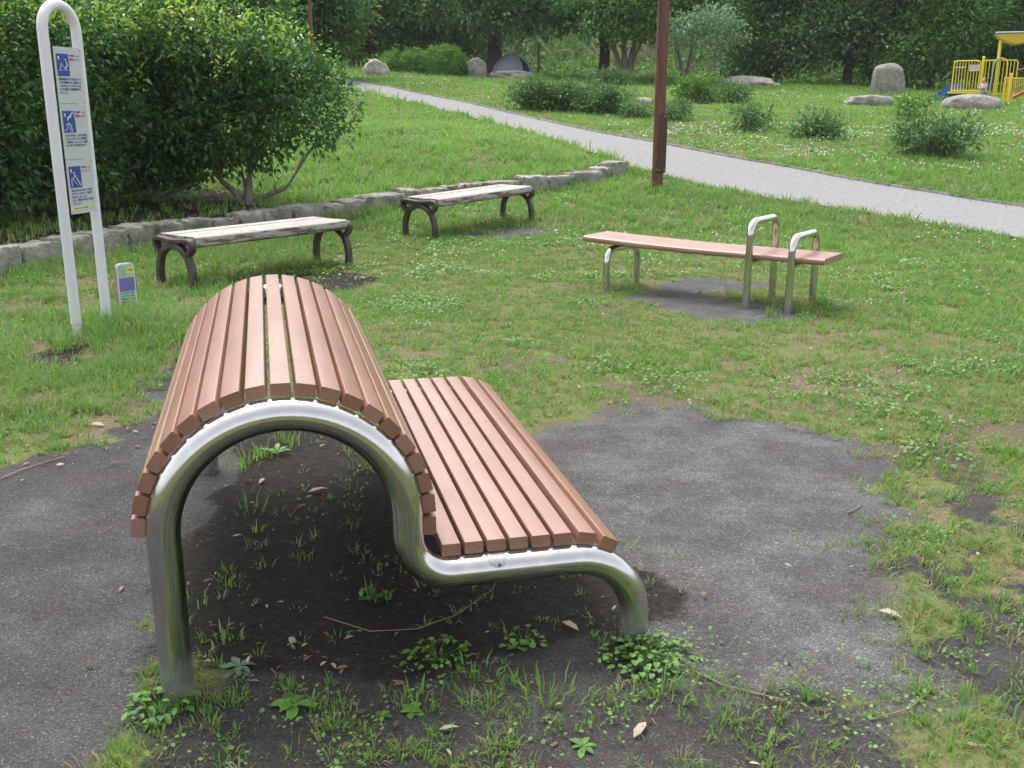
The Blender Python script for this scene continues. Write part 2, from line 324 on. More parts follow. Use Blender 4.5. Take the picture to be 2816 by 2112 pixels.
# ------------------------------------------------------------------ ground
D_RIGHT = [(-.1, 4.75), (.3, 5.15), (.8, 5.35), (1.3, 5.3), (1.72, 4.8), (1.8, 4.3), (1.62, 3.85), (1.35, 3.5), (1.42, 3.2), (1.22, 2.9), (1.15, 2.5), (.95, 2.25), (.45, 2.55), (.40, 3.2), (-.2, 3.6), (-.3, 4.4)]
D_LEFT = [(-6, 4.1), (-2.9, 4.25), (-2.4, 4.4), (-2.08, 4.8), (-1.9, 5.25), (-1.3, 5.6), (-1.0, 5.2), (-1.1, 3), (-1.08, 2.45), (-.9, 1.6), (-.6, .2), (-6, -.5)]
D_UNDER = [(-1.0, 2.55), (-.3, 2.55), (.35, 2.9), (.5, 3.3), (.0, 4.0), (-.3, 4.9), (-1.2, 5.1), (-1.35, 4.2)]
D_BACK = [(1.0, 8.75), (1.1, 8.2), (1.4, 7.8), (1.8, 7.68), (2.15, 7.75), (2.25, 8.0), (2.1, 8.35), (1.9, 8.6), (1.7, 8.9), (2.35, 9.1), (2.45, 9.45), (1.7, 9.7), (1.35, 9.3), (1.3, 8.95)]
D_B1 = [(-2.7, 9.4), (-2.3, 8.8), (-1.6, 8.75), (-1.2, 9.1), (-1.3, 9.8), (-1.7, 10.2), (-2.2, 10.2)]
D_B2 = [(-.75, 12.6), (-.3, 12.4), (.3, 12.5), (.5, 13.0), (.3, 13.5), (-.2, 13.3)]
D_SM = [(-2.35, 6.9), (-1.75, 6.9), (-1.45, 6.3), (-1.5, 5.6), (-1.9, 5.4), (-2.2, 5.9)]
def masks(x, y):
    n = (fbm(x, y, .55, 4, 2) - .5); n2 = fbm(x, y, .22, 3, 11) - .5
    def m(P, wd=.07, a=.5): return sstep(-wd, wd, -(poly_sd(x, y, P) + a * n + .22 * n2))
    gravel = np.maximum.reduce([m(D_RIGHT, .22, .7), m(D_LEFT), m(D_BACK, .05, .3), .75 * m(D_SM, .1), .8 * m(D_B2, .1)])
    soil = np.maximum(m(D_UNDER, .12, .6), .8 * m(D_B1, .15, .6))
    front = m([(-1.0, 2.45), (-.9, 2.8), (.3, 3.0), (1.0, 2.85), (1.10, 2.5), (1.0, 2.1), (.85, .9), (-.7, .8)], .12, .5)
    ring = sstep(.75, .0, poly_sd(x, y, D_RIGHT)); f1 = fbm(x, y, .32, 4, 22)
    worn = np.maximum(.95 * front, ring * sstep(.50, .62, f1))
    worn = np.maximum(worn, .9 * sstep(.66, .74, fbm(x, y, .7, 5, 30)) * (y < 12) * (y > 4.2))
    worn = np.maximum(worn, .9 * sstep(.85, 1.1, x) * sstep(4.4, 3.8, y) * sstep(.52, .62, fbm(x, y, .38, 4, 33)))
    litter = sstep(1.3, .1, np.abs(poly_sd(x, y, BANK) + .9)) * (x < -1.5) * sstep(6, 8, y) * (1 - sstep(14, 15.2, y))   # leaf litter under the hedge
    left = sstep(-1.9, -2.6, x) * sstep(4.2, 5, y) * (1 - sstep(6.6, 7.5, y)) * sstep(.47, .60, fbm(x, y, .5, 3, 40)) * .7
    hedge = (poly_sd(x, y, BANK) < -.15) * sstep(-2.9, -3.7, x) * (1 - sstep(14.6, 15.4, y))
    soil = np.maximum.reduce([soil, litter * .6, left, hedge * .9])
    return gravel, soil, worn
def thatch(x, y): return .8 * sstep(.52, .68, fbm(x, y, .9, 5, 31)) * sstep(3.4, 1.4, np.abs(x - 1.2)) * sstep(10.5, 8, y) * .9 + .9 * sstep(.46, .57, fbm(x, y, .45, 4, 34)) * sstep(-1.0, -1.8, x) * sstep(11.5, 9.5, y)
def build_ground():
    xs = np.unique(np.concatenate([np.linspace(-120, -12, 28), np.arange(-12, -6, .25), np.arange(-6, 6, .055), np.arange(6, 14, .25), np.linspace(14, 120, 28)]).round(4))
    ys = np.unique(np.concatenate([np.linspace(-60, 0, 16), np.arange(0, 1.6, .2), np.arange(1.6, 11, .055), np.arange(11, 22, .1), np.arange(22, 56, .4), np.linspace(56, 180, 30)]).round(4))
    X, Y = np.meshgrid(xs, ys); x = X.ravel(); y = Y.ravel(); z = g(x, y)
    z = z + .006 * (fbm(x, y, .15, 3, 3) - .5) * (np.abs(x) < 6.2) * (y < 11.2)
    inpath = poly_sd(x, y, PATHP); z = z - .05 * sstep(.12, -.05, inpath)
    nx, ny = len(xs), len(ys); i = (np.arange(ny - 1)[:, None] * nx + np.arange(nx - 1)[None, :]).ravel()
    F = np.stack([i, i + 1, i + nx + 1, i + nx], 1)
    me = np_mesh('ground', np.stack([x, y, z], 1), F, ground_mat(), smooth=True)
    gr, so, wo_ = masks(x, y)
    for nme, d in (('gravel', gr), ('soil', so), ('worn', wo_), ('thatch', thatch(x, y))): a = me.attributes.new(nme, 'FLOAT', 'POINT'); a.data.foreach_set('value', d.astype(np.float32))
    tag(add('ground', me), kind='structure')
def ground_mat():
    m = bpy.data.materials.new('park_ground'); m.use_nodes = True; t = m.node_tree; b = t.nodes['Principled BSDF']; b.inputs['Roughness'].default_value = .95; b.inputs['Specular IOR Level'].default_value = .15
    tc = t.nodes.new('ShaderNodeTexCoord')
    def noise(s, d=6, r=.6):
        n = t.nodes.new('ShaderNodeTexNoise'); n.inputs['Scale'].default_value = s; n.inputs['Detail'].default_value = d; n.inputs['Roughness'].default_value = r; t.links.new(tc.outputs['Object'], n.inputs[0]); return n.outputs[0]
    def ramp(f, st):
        r = t.nodes.new('ShaderNodeValToRGB')
        while len(r.color_ramp.elements) < len(st): r.color_ramp.elements.new(.5)
        for i, (p, c) in enumerate(st): r.color_ramp.elements[i].position = p; r.color_ramp.elements[i].color = (*c, 1)
        t.links.new(f, r.inputs[0]); return r.outputs[0]
    def mixc(f, a, c, mode='MIX'):
        x = t.nodes.new('ShaderNodeMix'); x.data_type = 'RGBA'; x.blend_type = mode
        if isinstance(f, float): x.inputs[0].default_value = f
        else: t.links.new(f, x.inputs[0])
        t.links.new(a, x.inputs[6]); t.links.new(c, x.inputs[7]); return x.outputs[2]
    def attr(n): a = t.nodes.new('ShaderNodeAttribute'); a.attribute_name = n; return a.outputs['Fac']
    turf = mixc(.35, ramp(noise(75, 8, .75), [(.3, (.05, .055, .022)), (.5, (.12, .13, .045)), (.62, (.19, .18, .09)), (.8, (.24, .21, .12))]), ramp(noise(2.2), [(.35, (.10, .13, .04)), (.65, (.17, .19, .065))]))
    gdark = ramp(noise(2.2, 6, .7), [(.3, (.048, .046, .044)), (.5, (.070, .068, .066)), (.7, (.105, .104, .104))])
    gpale = ramp(noise(2.6, 8, .75), [(.3, (.062, .059, .056)), (.48, (.095, .091, .088)), (.68, (.155, .152, .15))])
    sxy = t.nodes.new('ShaderNodeSeparateXYZ'); t.links.new(tc.outputs['Object'], sxy.inputs[0]); mrx = t.nodes.new('ShaderNodeMapRange'); mrx.inputs['From Min'].default_value = -1.6; mrx.inputs['From Max'].default_value = .5; t.links.new(sxy.outputs[0], mrx.inputs[0])
    gcol = mixc(mrx.outputs[0], gdark, gpale)
    vo = t.nodes.new('ShaderNodeTexVoronoi'); vo.inputs['Scale'].default_value = 210; t.links.new(tc.outputs['Object'], vo.inputs[0])
    sp = t.nodes.new('ShaderNodeSeparateColor'); t.links.new(vo.outputs['Color'], sp.inputs[0])
    grit = ramp(sp.outputs[0], [(0, (.58, .58, .58)), (.5, (.9, .9, .9)), (.88, (1.25, 1.25, 1.26)), (.96, (1.5, 1.5, 1.5)), (1, (2.5, 2.5, 2.5))])
    gcol = mixc(ramp(noise(1.7, 7, .7), [(.50, (0, 0, 0)), (.66, (.35, .35, .35))]), gcol, ramp(noise(30, 6), [(.3, (.045, .036, .028)), (.7, (.085, .068, .052))]))
    gcol = mixc(1.0, gcol, grit, 'MULTIPLY')
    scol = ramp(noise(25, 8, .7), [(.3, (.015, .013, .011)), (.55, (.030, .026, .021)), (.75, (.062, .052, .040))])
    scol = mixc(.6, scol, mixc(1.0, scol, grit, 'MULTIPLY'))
    wcol = mixc(.62, gcol, scol)
    # ragged transitions
    jn = t.nodes.new('ShaderNodeMath'); jn.operation = 'MULTIPLY_ADD'; jn.inputs[1].default_value = .9; jn.inputs[2].default_value = -.45; t.links.new(noise(38, 5, .7), jn.inputs[0])
    def rag(n):
        ad = t.nodes.new('ShaderNodeMath'); t.links.new(attr(n), ad.inputs[0]); t.links.new(jn.outputs[0], ad.inputs[1])
        mr = t.nodes.new('ShaderNodeMapRange'); mr.inputs['From Min'].default_value = .36; mr.inputs['From Max'].default_value = .64; t.links.new(ad.outputs[0], mr.inputs[0]); return mr.outputs[0]
    tcol = ramp(noise(55, 8, .75), [(.3, (.07, .055, .03)), (.5, (.15, .125, .07)), (.7, (.26, .22, .14))])
    my = t.nodes.new('ShaderNodeMapRange'); my.inputs['From Min'].default_value = 3.9; my.inputs['From Max'].default_value = 4.7; my.inputs['To Max'].default_value = .65; t.links.new(sxy.outputs[1], my.inputs[0]); wcol = mixc(my.outputs[0], wcol, tcol)
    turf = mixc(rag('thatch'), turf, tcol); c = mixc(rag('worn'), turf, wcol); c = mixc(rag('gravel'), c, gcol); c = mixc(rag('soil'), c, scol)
    t.links.new(c, b.inputs['Base Color'])
    bp = t.nodes.new('ShaderNodeBump'); bp.inputs['Strength'].default_value = .7; bp.inputs['Distance'].default_value = .006
    mx = t.nodes.new('ShaderNodeMath'); t.links.new(noise(90, 6, .7), mx.inputs[0]); t.links.new(sp.outputs[1], mx.inputs[1])
    t.links.new(mx.outputs[0], bp.inputs['Height']); t.links.new(bp.outputs[0], b.inputs['Normal'])
    return m
build_ground()

def strip(A, B, name, m, lift, n_across=6, sub=8, thick=None):
    def dens(P):
        P = np.array(P); t = np.linspace(0, len(P) - 1, (len(P) - 1) * sub + 1)
        # Catmull-Rom through the points
        i = np.clip(t.astype(int), 0, len(P) - 2); f = (t - i)[:, None]
        p0 = P[np.maximum(i - 1, 0)]; p1 = P[i]; p2 = P[i + 1]; p3 = P[np.minimum(i + 2, len(P) - 1)]
        return .5 * (2 * p1 + (p2 - p0) * f + (2 * p0 - 5 * p1 + 4 * p2 - p3) * f ** 2 + (3 * p1 - p0 - 3 * p2 + p3) * f ** 3)
    a = dens(A); b = dens(B); u = np.linspace(0, 1, n_across)[None, :, None]
    G = (a[:, None] * (1 - u) + b[:, None] * u); x = G[..., 0].ravel(); y = G[..., 1].ravel(); z = g(x, y) + lift
    n = len(a); i = (np.arange(n - 1)[:, None] * n_across + np.arange(n_across - 1)[None]).ravel()
    F = np.stack([i, i + n_across, i + n_across + 1, i + 1], 1)
    V = np.stack([x, y, z], 1)
    if thick:
        V2 = V.copy(); V2[:, 2] -= thick; N = len(V); V = np.concatenate([V, V2]); e = np.arange(n - 1) * n_across
        F = np.concatenate([F, np.stack([e, e + n_across, e + n_across + N, e + N], 1)[:, ::-1], np.stack([e + n_across - 1, e + 2 * n_across - 1, e + 2 * n_across - 1 + N, e + n_across - 1 + N], 1)])
    return tag(add(name, np_mesh(name, V, F, m, smooth=not thick)), kind='structure')
M['path'] = mat('pale_gravel_path', (.165, .162, .157), .95, col2=(.27, .266, .258), nscale=24, bump=.5, bscale=120, detail=10)
M['kerb'] = mat('path_edging', (.10, .095, .09), .9, col2=(.22, .21, .19), nscale=8)
strip(NEAR, FARE, 'path', M['path'], .004, 8, 8)
def offs(P, d):
    P = np.array(P, float); T = np.gradient(P, axis=0); T /= np.linalg.norm(T, axis=1, keepdims=True); N = np.stack([T[:, 1], -T[:, 0]], 1); return [tuple(q) for q in P + N * d]
strip(offs(FARE, 0), offs(FARE, .07), 'kerb', M['kerb'], .035, 2, 8, .12)

# ------------------------------------------------------------------ stone retaining wall
def rock_mesh(size, seed, sub=3, rough=.12, flat=.0, blocky=.0):
    bm = bmesh.new(); bmesh.ops.create_icosphere(bm, subdivisions=sub, radius=1)
    from mathutils import noise as mn
    for v in bm.verts:
        c = v.co.copy()
        if blocky:
            k = 1 / max(abs(c.x), abs(c.y), abs(c.z)); c = c.lerp(c * k, blocky)
        n = mn.noise(c * 1.1 + Vector((seed * 7.1, seed, 3))) * rough * 1.6 + mn.noise(c * 2.7 + Vector((seed, 9, seed * 3.3))) * rough + mn.noise(c * 7 + Vector((seed, 9, seed * 3.3))) * rough * .35
        c *= 1 + n
        v.co = Vector((c.x * size[0] / 2, c.y * size[1] / 2, c.z * size[2] / 2))
    return bm
def build_wall():
    P = np.array(WALL); seg = np.linalg.norm(np.diff(P, axis=0), axis=1); cum = np.concatenate([[0], np.cumsum(seg)]); s = 0; k = 0
    allbm = bmesh.new()
    while s < cum[-1] - .2:
        L = random.uniform(.32, .58) if s < 8 else random.uniform(.3, .85); m = min(s + L / 2, cum[-1]); x = np.interp(m, cum, P[:, 0]); y = np.interp(m, cum, P[:, 1])
        x2 = np.interp(m + .05, cum, P[:, 0]); y2 = np.interp(m + .05, cum, P[:, 1]); x1 = np.interp(m - .05, cum, P[:, 0]); y1 = np.interp(m - .05, cum, P[:, 1])
        a = math.atan2(y2 - y1, x2 - x1) + random.uniform(-.05, .05)
        h = .25 * random.uniform(.88, 1.1) if s < 15 else .27 * random.uniform(.92, 1.08); top = float(g0(x, y)) + h
        hh = h + .14; bm = rock_mesh((L * .97, random.uniform(.30, .38), hh), k + 3, 4, .07, blocky=.92)
        bmesh.ops.transform(bm, verts=bm.verts, matrix=Matrix.Translation((x - .13 * math.sin(a), y + .13 * math.cos(a), top - hh / 2)) @ Matrix.Rotation(a, 4, 'Z') @ Matrix.Rotation(random.uniform(-.05, .05), 4, 'X'))
        me = bpy.data.meshes.new('t'); bm.to_mesh(me); allbm.from_mesh(me); bpy.data.meshes.remove(me); bm.free(); s += L; k += 1
    me = bpy.data.meshes.new('stone_wall'); allbm.to_mesh(me); allbm.free(); me.materials.append(M['stone_wall']); me.shade_smooth(); me.set_sharp_from_angle(angle=R(50))
    tag(add('stone_wall', me), 'low curving retaining wall of rough grey stone blocks below the hedge', 'stone wall')
build_wall()

# ------------------------------------------------------------------ exercise bench in front (barrel back and slatted seat)
def arc(cx, cz, r, a0, a1, n): return [(cx + r * math.cos(R(a0 + (a1 - a0) * i / n)), cz + r * math.sin(R(a0 + (a1 - a0) * i / n))) for i in range(n + 1)]
def rrect(w_, h_, b):
    x, y = w_ / 2, h_ / 2; o = []
    for cx, cy, a in ((x - b, y - b, 0), (-x + b, y - b, 90), (-x + b, -y + b, 180), (x - b, -y + b, 270)):
        for q in (0, 30, 60, 90): o.append((cx + b * math.cos(R(a + q)), cy + b * math.sin(R(a + q))))
    return o
def barrel_bench():
    t = empty('exercise_bench', (-.960, 2.531, 0), R(13.5), 'large foreground exercise bench with arched brown slat barrel, slatted seat and bent steel tubes', 'exercise bench')
    prof = [(.022, -.15), (.022, .15), (.022, .3)] + arc(.352, .471, .33, 180, 0, 36) + arc(.807, .413, .125, 180, 270, 12) + arc(1.175, .288 - .2, .2, 90, 0, 14) + [(1.375, -.15)]
    for yy in (0, 1.86):
        MB().tube([(a, yy, b) for a, b in prof], .045, 28).build('tube_frame', M['steel'], t, 60)
    L0, L1 = .008, 1.872
    def slat(cx, cz, ang, w_=.0545):
        ca, sa = math.cos(ang), math.sin(ang); pr = rrect(w_, .037, .0045); j = random.uniform(-.002, .002)
        f = lambda yy: (lambda a, b: (cx + a * ca - b * sa, yy, cz + a * sa + b * ca))
        MB().prism(pr, f(L0 + j), f(L1 + j)).build('slat', M['slat'], t, 25)
    rm = .3765 + .0185
    for k in range(-9, 11):
        th = 90 - k * 9.45 + (-.2)
        if k < 10: slat(.352 + rm * math.cos(R(th)), .471 + rm * math.sin(R(th)), R(th - 90))
        else: slat(.352 + rm, .471 - .036, R(-90))
    for k in range(6): slat(.808 + .0675 * k, .3345 + .0195, 0, .0555)
    for th, rr in ((78.2, .2655), (62.0, .2655)): slat(1.165 + rr * math.cos(R(th)), .0885 + rr * math.sin(R(th)), R(th - 90), .0555)
    # maker's plate riveted over the seat tube: curved tongue
    pm = MB(); pv = []; ff = []; na, nb = 10, 9
    for i in range(na + 1):
        a = R(88 - 66 * i / na); u = i / na; hw = .026 if u < .45 else .026 * math.sqrt(max(0, 1 - ((u - .45) / .55) ** 2)) + .0005
        for j in range(nb): x = .938 + hw * (2 * j / (nb - 1) - 1); pv.append((x, -.0462 * math.cos(a), .288 + .0462 * math.sin(a)))
    for i in range(na):
        for j in range(nb - 1): ff.append((i * nb + j, i * nb + j + 1, (i + 1) * nb + j + 1, (i + 1) * nb + j))
    pl = pm.add(pv, ff).build('badge_plate', M['plate'], t, 60)
    a = R(33); MB().ball((.941, -.0465 * math.cos(a), .288 + .0465 * math.sin(a)), .0045, 8, 6).build('rivet', M['iron'], pl)
    for yy in (-.0, 1.86):
        for fx in (.022, 1.375): pass
    return t
barrel_bench()

# ------------------------------------------------------------------ stretching bench with two steel hoops
def stretch_bench():
    t = empty('stretching_bench', (1.92, 8.23, gz(2, 8.3)), R(-35), 'long pinkish plank exercise bench with two steel hoops at one end, standing on bare earth', 'exercise bench')
    zc = lambda s: .428 + .030 * max(0, (-s - .35) / 1.25) ** 1.6
    S = np.linspace(-1.60, .60, 23)
    w0, W = .05, .47; n = 4
    for k in range(n):
        a = w0 + k * W / n + .0015; b = w0 + (k + 1) * W / n - .0015; th = .052
        pr = []
        def corner(cx, cz, r, a0): return [(cx + r * math.cos(R(a0 + q)), cz + r * math.sin(R(a0 + q))) for q in (0, 30, 60, 90)]
        r1 = .024 if k == n - 1 else .003; r0 = .024 if k == 0 else .003
        pr += corner(b - r1, th - r1, r1, 0) + corner(a + r0, th - r0, r0, 90) + corner(a + r0, r0, r0, 180) + corner(b - r1, r1, r1, 270)
        m = MB(); N = len(pr); pts = []; fs = []
        for s in S: pts += [(s, p[0], zc(s) - th + p[1] + .012) for p in pr]
        for i in range(len(S) - 1):
            for j in range(N): q = (j + 1) % N; fs.append((i * N + j, i * N + q, (i + 1) * N + q, (i + 1) * N + j))
        fs += [tuple(range(N)), tuple(range((len(S) - 1) * N, len(S) * N))[::-1]]
        m.add(pts, fs).build('plank', M['board'], t, 30)
    def hoop(s, top, r=.0305, bend=.11, y0=0, y1=.57):
        pr = [(y0, -.12), (y0, .2)] + arc(y0 + bend, top - r - bend, bend, 180, 90, 8) + arc(y1 - bend, top - r - bend, bend, 90, 0, 8) + [(y1, .2), (y1, -.12)]
        return MB().tube([(s, a, b) for a, b in pr], r, 18)
    hoop(0, .725).build('tall_hoop', M['steel'], t, 60)
    hoop(.355, .622).build('short_hoop', M['steel'], t, 60)
    hoop(-1.32, .398, bend=.12).build('leg_hoop', M['steel'], t, 60)
    for s in (-.0, .355): MB().tube([(s, .02, .365), (s, .55, .365)], .02, 10).build('cross_tube', M['steel'], t, 60)
stretch_bench()

# ------------------------------------------------------------------ two weathered wooden benches
def park_bench():
    t = empty('park_bench', (-2.86, 9.12, gz(-2.8, 9.3)), R(52))
    L = 1.92; W = .48
    def endframe(s, out):
        m = MB(); c = W / 2
        legs = [(c - .245, -.03), (c - .25, .10), (c - .235, .20), (c - .19, .29), (c - .10, .352), (c, .372), (c + .10, .352), (c + .19, .29), (c + .235, .20), (c + .25, .10), (c + .245, -.03)]
        def spl(P, k=5):
            P = np.array(P); o = []
            for i in range(len(P) - 1):
                p0, p1, p2, p3 = P[max(i - 1, 0)], P[i], P[i + 1], P[min(i + 2, len(P) - 1)]
                for f in np.arange(k) / k: o.append(.5 * (2 * p1 + (p2 - p0) * f + (2 * p0 - 5 * p1 + 4 * p2 - p3) * f ** 2 + (3 * p1 - p0 - 3 * p2 + p3) * f ** 3))
            return o + [P[-1]]
        m.tube([(s, a, b) for a, b in spl(legs)], 1, sq=(.07, .058, (1, 0, 0)))
        bar = [(c - .205, .30), (c - .262, .345), (c - .275, .395), (c - .245, .428), (c - .15, .425), (c, .415), (c + .15, .425), (c + .245, .428), (c + .275, .395), (c + .262, .345), (c + .205, .30)]
        m.tube([(s, a, b) for a, b in spl(bar)], 1, sq=(.075, .038, (1, 0, 0)))
        m.tube([(s, c, .37), (s, c, .415)], 1, sq=(.05, .07, (1, 0, 0)))
        return m.build('end_frame', M['iron'], t, 40)
    endframe(-.03, -1); endframe(L - .05, 1)
    def plank(a, b, r0, r1, dz=0):
        th = .04; pr = []
        def corner(cx, cz, rx, rz_, a0): return [(cx + rx * math.cos(R(a0 + q)), cz + rz_ * math.sin(R(a0 + q))) for q in (0, 22, 45, 68, 90)]
        pr += corner(b - r1, .02, r1, .02, 0) + corner(a + r0, .02, r0, .02, 90) + corner(a + r0, -.06 + .028, r0, .028, 180) + corner(b - r1, -.06 + .028, r1, .028, 270)
        f = lambda s: (lambda p, q: (s, p, .425 + dz + q))
        MB().prism(pr, f(.005), f(L - .075)).build('plank', M['weathered'], t, 30)
    plank(-.045, .130, .035, .006); plank(.135, .340, .006, .006, -.003); plank(.345, .525, .006, .035)
    m = MB(); m.tube([(-.02, W / 2, .385), (L - .06, W / 2, .385)], .014, 8); m.build('tie_rod', M['iron'], t)
    return t
b1 = park_bench(); tag(b1, 'nearer weathered plank bench with dark cast iron ends, beside the small green sign', 'bench', 'weathered backless park benches')
b2 = copy_tree(b1); b2.location = (-.92, 12.42, gz(-.6, 12.8) + .01); b2.rotation_euler = (0, R(-1.5), R(51))
b2['label'] = 'farther weathered plank bench with dark iron ends, standing nearest the stone wall'

# ------------------------------------------------------------------ writing
_tid = [0]
def text_mesh(body, size, m, parent, x, z, y=-.001, name='lettering', bold=0, width=None, ry=0, align='LEFT'):
    c = bpy.data.curves.new('t', 'FONT'); c.body = body; c.size = size; c.extrude = .0003; c.offset = bold; c.align_x = align; c.space_line = 1.25
    c.resolution_u = 2; o = bpy.data.objects.new('t', c); COL.objects.link(o)
    bpy.context.view_layer.update(); dg = bpy.context.evaluated_depsgraph_get(); me = bpy.data.meshes.new_from_object(o.evaluated_get(dg))
    bpy.data.objects.remove(o); bpy.data.curves.remove(c)
    if len(me.vertices) and width:
        co = np.zeros(len(me.vertices) * 3); me.vertices.foreach_get('co', co); co = co.reshape(-1, 3); k = width / max(co[:, 0].max() - co[:, 0].min(), 1e-6); co[:, 0] *= k; me.vertices.foreach_set('co', co.ravel())
    me.materials.clear(); me.materials.append(m); r = add(name, me, parent); r.location = (x, y, z); r.rotation_euler = (R(90), ry, 0); return r

# ------------------------------------------------------------------ tall white instruction sign
def tall_sign():
    a = R(74); t = empty('instruction_sign', (-3.13, 7.17, gz(-3.1, 7.3)), a, 'tall white hoop sign stand with three grey instruction panels in front of the hedge', 'sign')
    S = .335; rt = .036; zc = 2.295 - rt - S / 2
    path = [(0, 0, .10), (0, 0, 1.0)] + [(p, 0, q) for p, q in arc(S / 2, zc, S / 2, 180, 0, 22)] + [(S, 0, 1.0), (S, 0, .10)]
    MB().tube(path, rt, 22).build('hoop_post', M['white_paint'], t, 60)
    for x in (0, S):
        MB().tube([(x, 0, -.1), (x, 0, .095)], .034, 18).build('post_sleeve', M['white_paint'], t, 60)
        MB().tube([(x, 0, .094), (x, 0, .102)], .0375, 18).build('weld_ring', M['cream'], t, 60)
    x0, x1 = .030, S - .030; yf = -.040; W = x1 - x0
    zt = 1.985; H = .372
    body = ['腹筋運動はひざを曲げてや\nるのが間違いない運動です\nつま先をパイプの下に入れ\nひざを曲げて腹筋運動をし\nましょう。', 'すわりながら、また反対側\nに立ってゆっくりと背伸ば\nし運動をしましょう。無理\nなく背すじが伸ばせます。', '自分の体力にみあった高さ\nのグリップを使って腕立て\n伏せをしましょう。\nまた、腹筋力の向上に役立\nてましょう。']
    head = ['腹筋ベンチ', '背伸ばしベンチ', 'アームトレーナー']
    for i in range(3):
        top = zt - i * (H + .003); bot = top - H
        p = MB().box(((x0 + x1) / 2, yf, (top + bot) / 2), (W, .004, H), 0).build('panel', M['panel'], t, 0)
        pw, ph = .122, .146; px0 = x0 + .018; pz1 = top - .045; yb = yf - .0035
        MB().box((px0 + pw / 2, yb, pz1 - ph / 2), (pw, .0012, ph)).build('pictogram', M['blue'], p, 0)
        f = MB(); yy = yb - .0016; q = lambda u, v: (px0 + u * pw, yy, pz1 - v * ph)
        def stroke(pts, r): f.tube([q(*k) for k in pts], [r] * len(pts), 6)
        f.ball(q(.16, .17), .0085, 8, 5, (1, .1, 1)); f.ball(q(.19, .24), .005, 8, 5, (1, .1, 1.6))
        if i == 0:
            stroke([(.22, .72), (.36, .44), (.62, .70)], .0028); stroke([(.62, .70), (.84, .48), (.74, .36)], .0055); f.ball(q(.72, .27), .0065, 8, 6, (1, .3, 1)); stroke([(.08, .74), (.98, .74)], .0014)
        elif i == 1:
            stroke([(.36, .44), (.42, .30), (.62, .28), (.66, .14)], .0052); stroke([(.66, .14), (.86, .10), (.97, .42)], .0024); f.ball(q(.80, .07), .006, 8, 6, (1, .3, 1))
            stroke([(.06, .90), (.26, .86), (.36, .62)], .0022); stroke([(.34, .60), (.46, .56), (.58, .66), (.68, .98)], .004); stroke([(.46, .60), (.54, .98)], .0024); f.ball(q(.26, .64), .0055, 8, 6, (1, .3, 1))
        else:
            stroke([(.14, .95), (.14, .60), (.24, .57), (.68, .92)], .0024); stroke([(.42, .40), (.30, .58)], .0026); stroke([(.42, .38), (.88, .92)], .0046); f.ball(q(.38, .30), .0068, 8, 6, (1, .3, 1))
        f.build('figure', M['figure'], p, 60)
        text_mesh('健康器具', .0135, M['ink'], p, px0 + pw + .010, pz1 - .014, yb, 'kind_text', .0002)
        text_mesh('大人用', .0115, M['ink'], p, px0 + pw + .076, pz1 - .014, yb, 'kind_text')
        text_mesh(head[i], .02, M['red'], p, px0 + pw + .010, pz1 - .042, yb, 'title_text', .0005, .100)
        text_mesh(body[i], .0178, M['ink'], p, x0 + .024, pz1 - ph - .026, yb, 'body_text', .0004, .222)
        if i == 2:
            MB().box(((x0 + x1) / 2 + .002, yf - .0035, bot + .038), (W - .012, .0012, .020)).build('caution_strip', M['yellow_strip'], p, 0)
            text_mesh('ご使用前に器具の安全を確認してください', .012, M['dark_ink'], p, x0 + .02, bot + .034, yb - .001, 'caution_text', .0001, .225)
        for sx_ in (x0 + .011, x1 - .011):
            for sz in (top - .014, bot + .014): MB().ball((sx_, yf - .003, sz), .0062, 8, 6, (1, .8, 1)).build('screw', M['steel_plain'], p, 60)
        for sz in (top - .03, bot + .03): MB().box((x1 + .004, -.03, sz), (.008, .016, .05)).build('bracket', M['white_paint'], p, 0)
tall_sign()

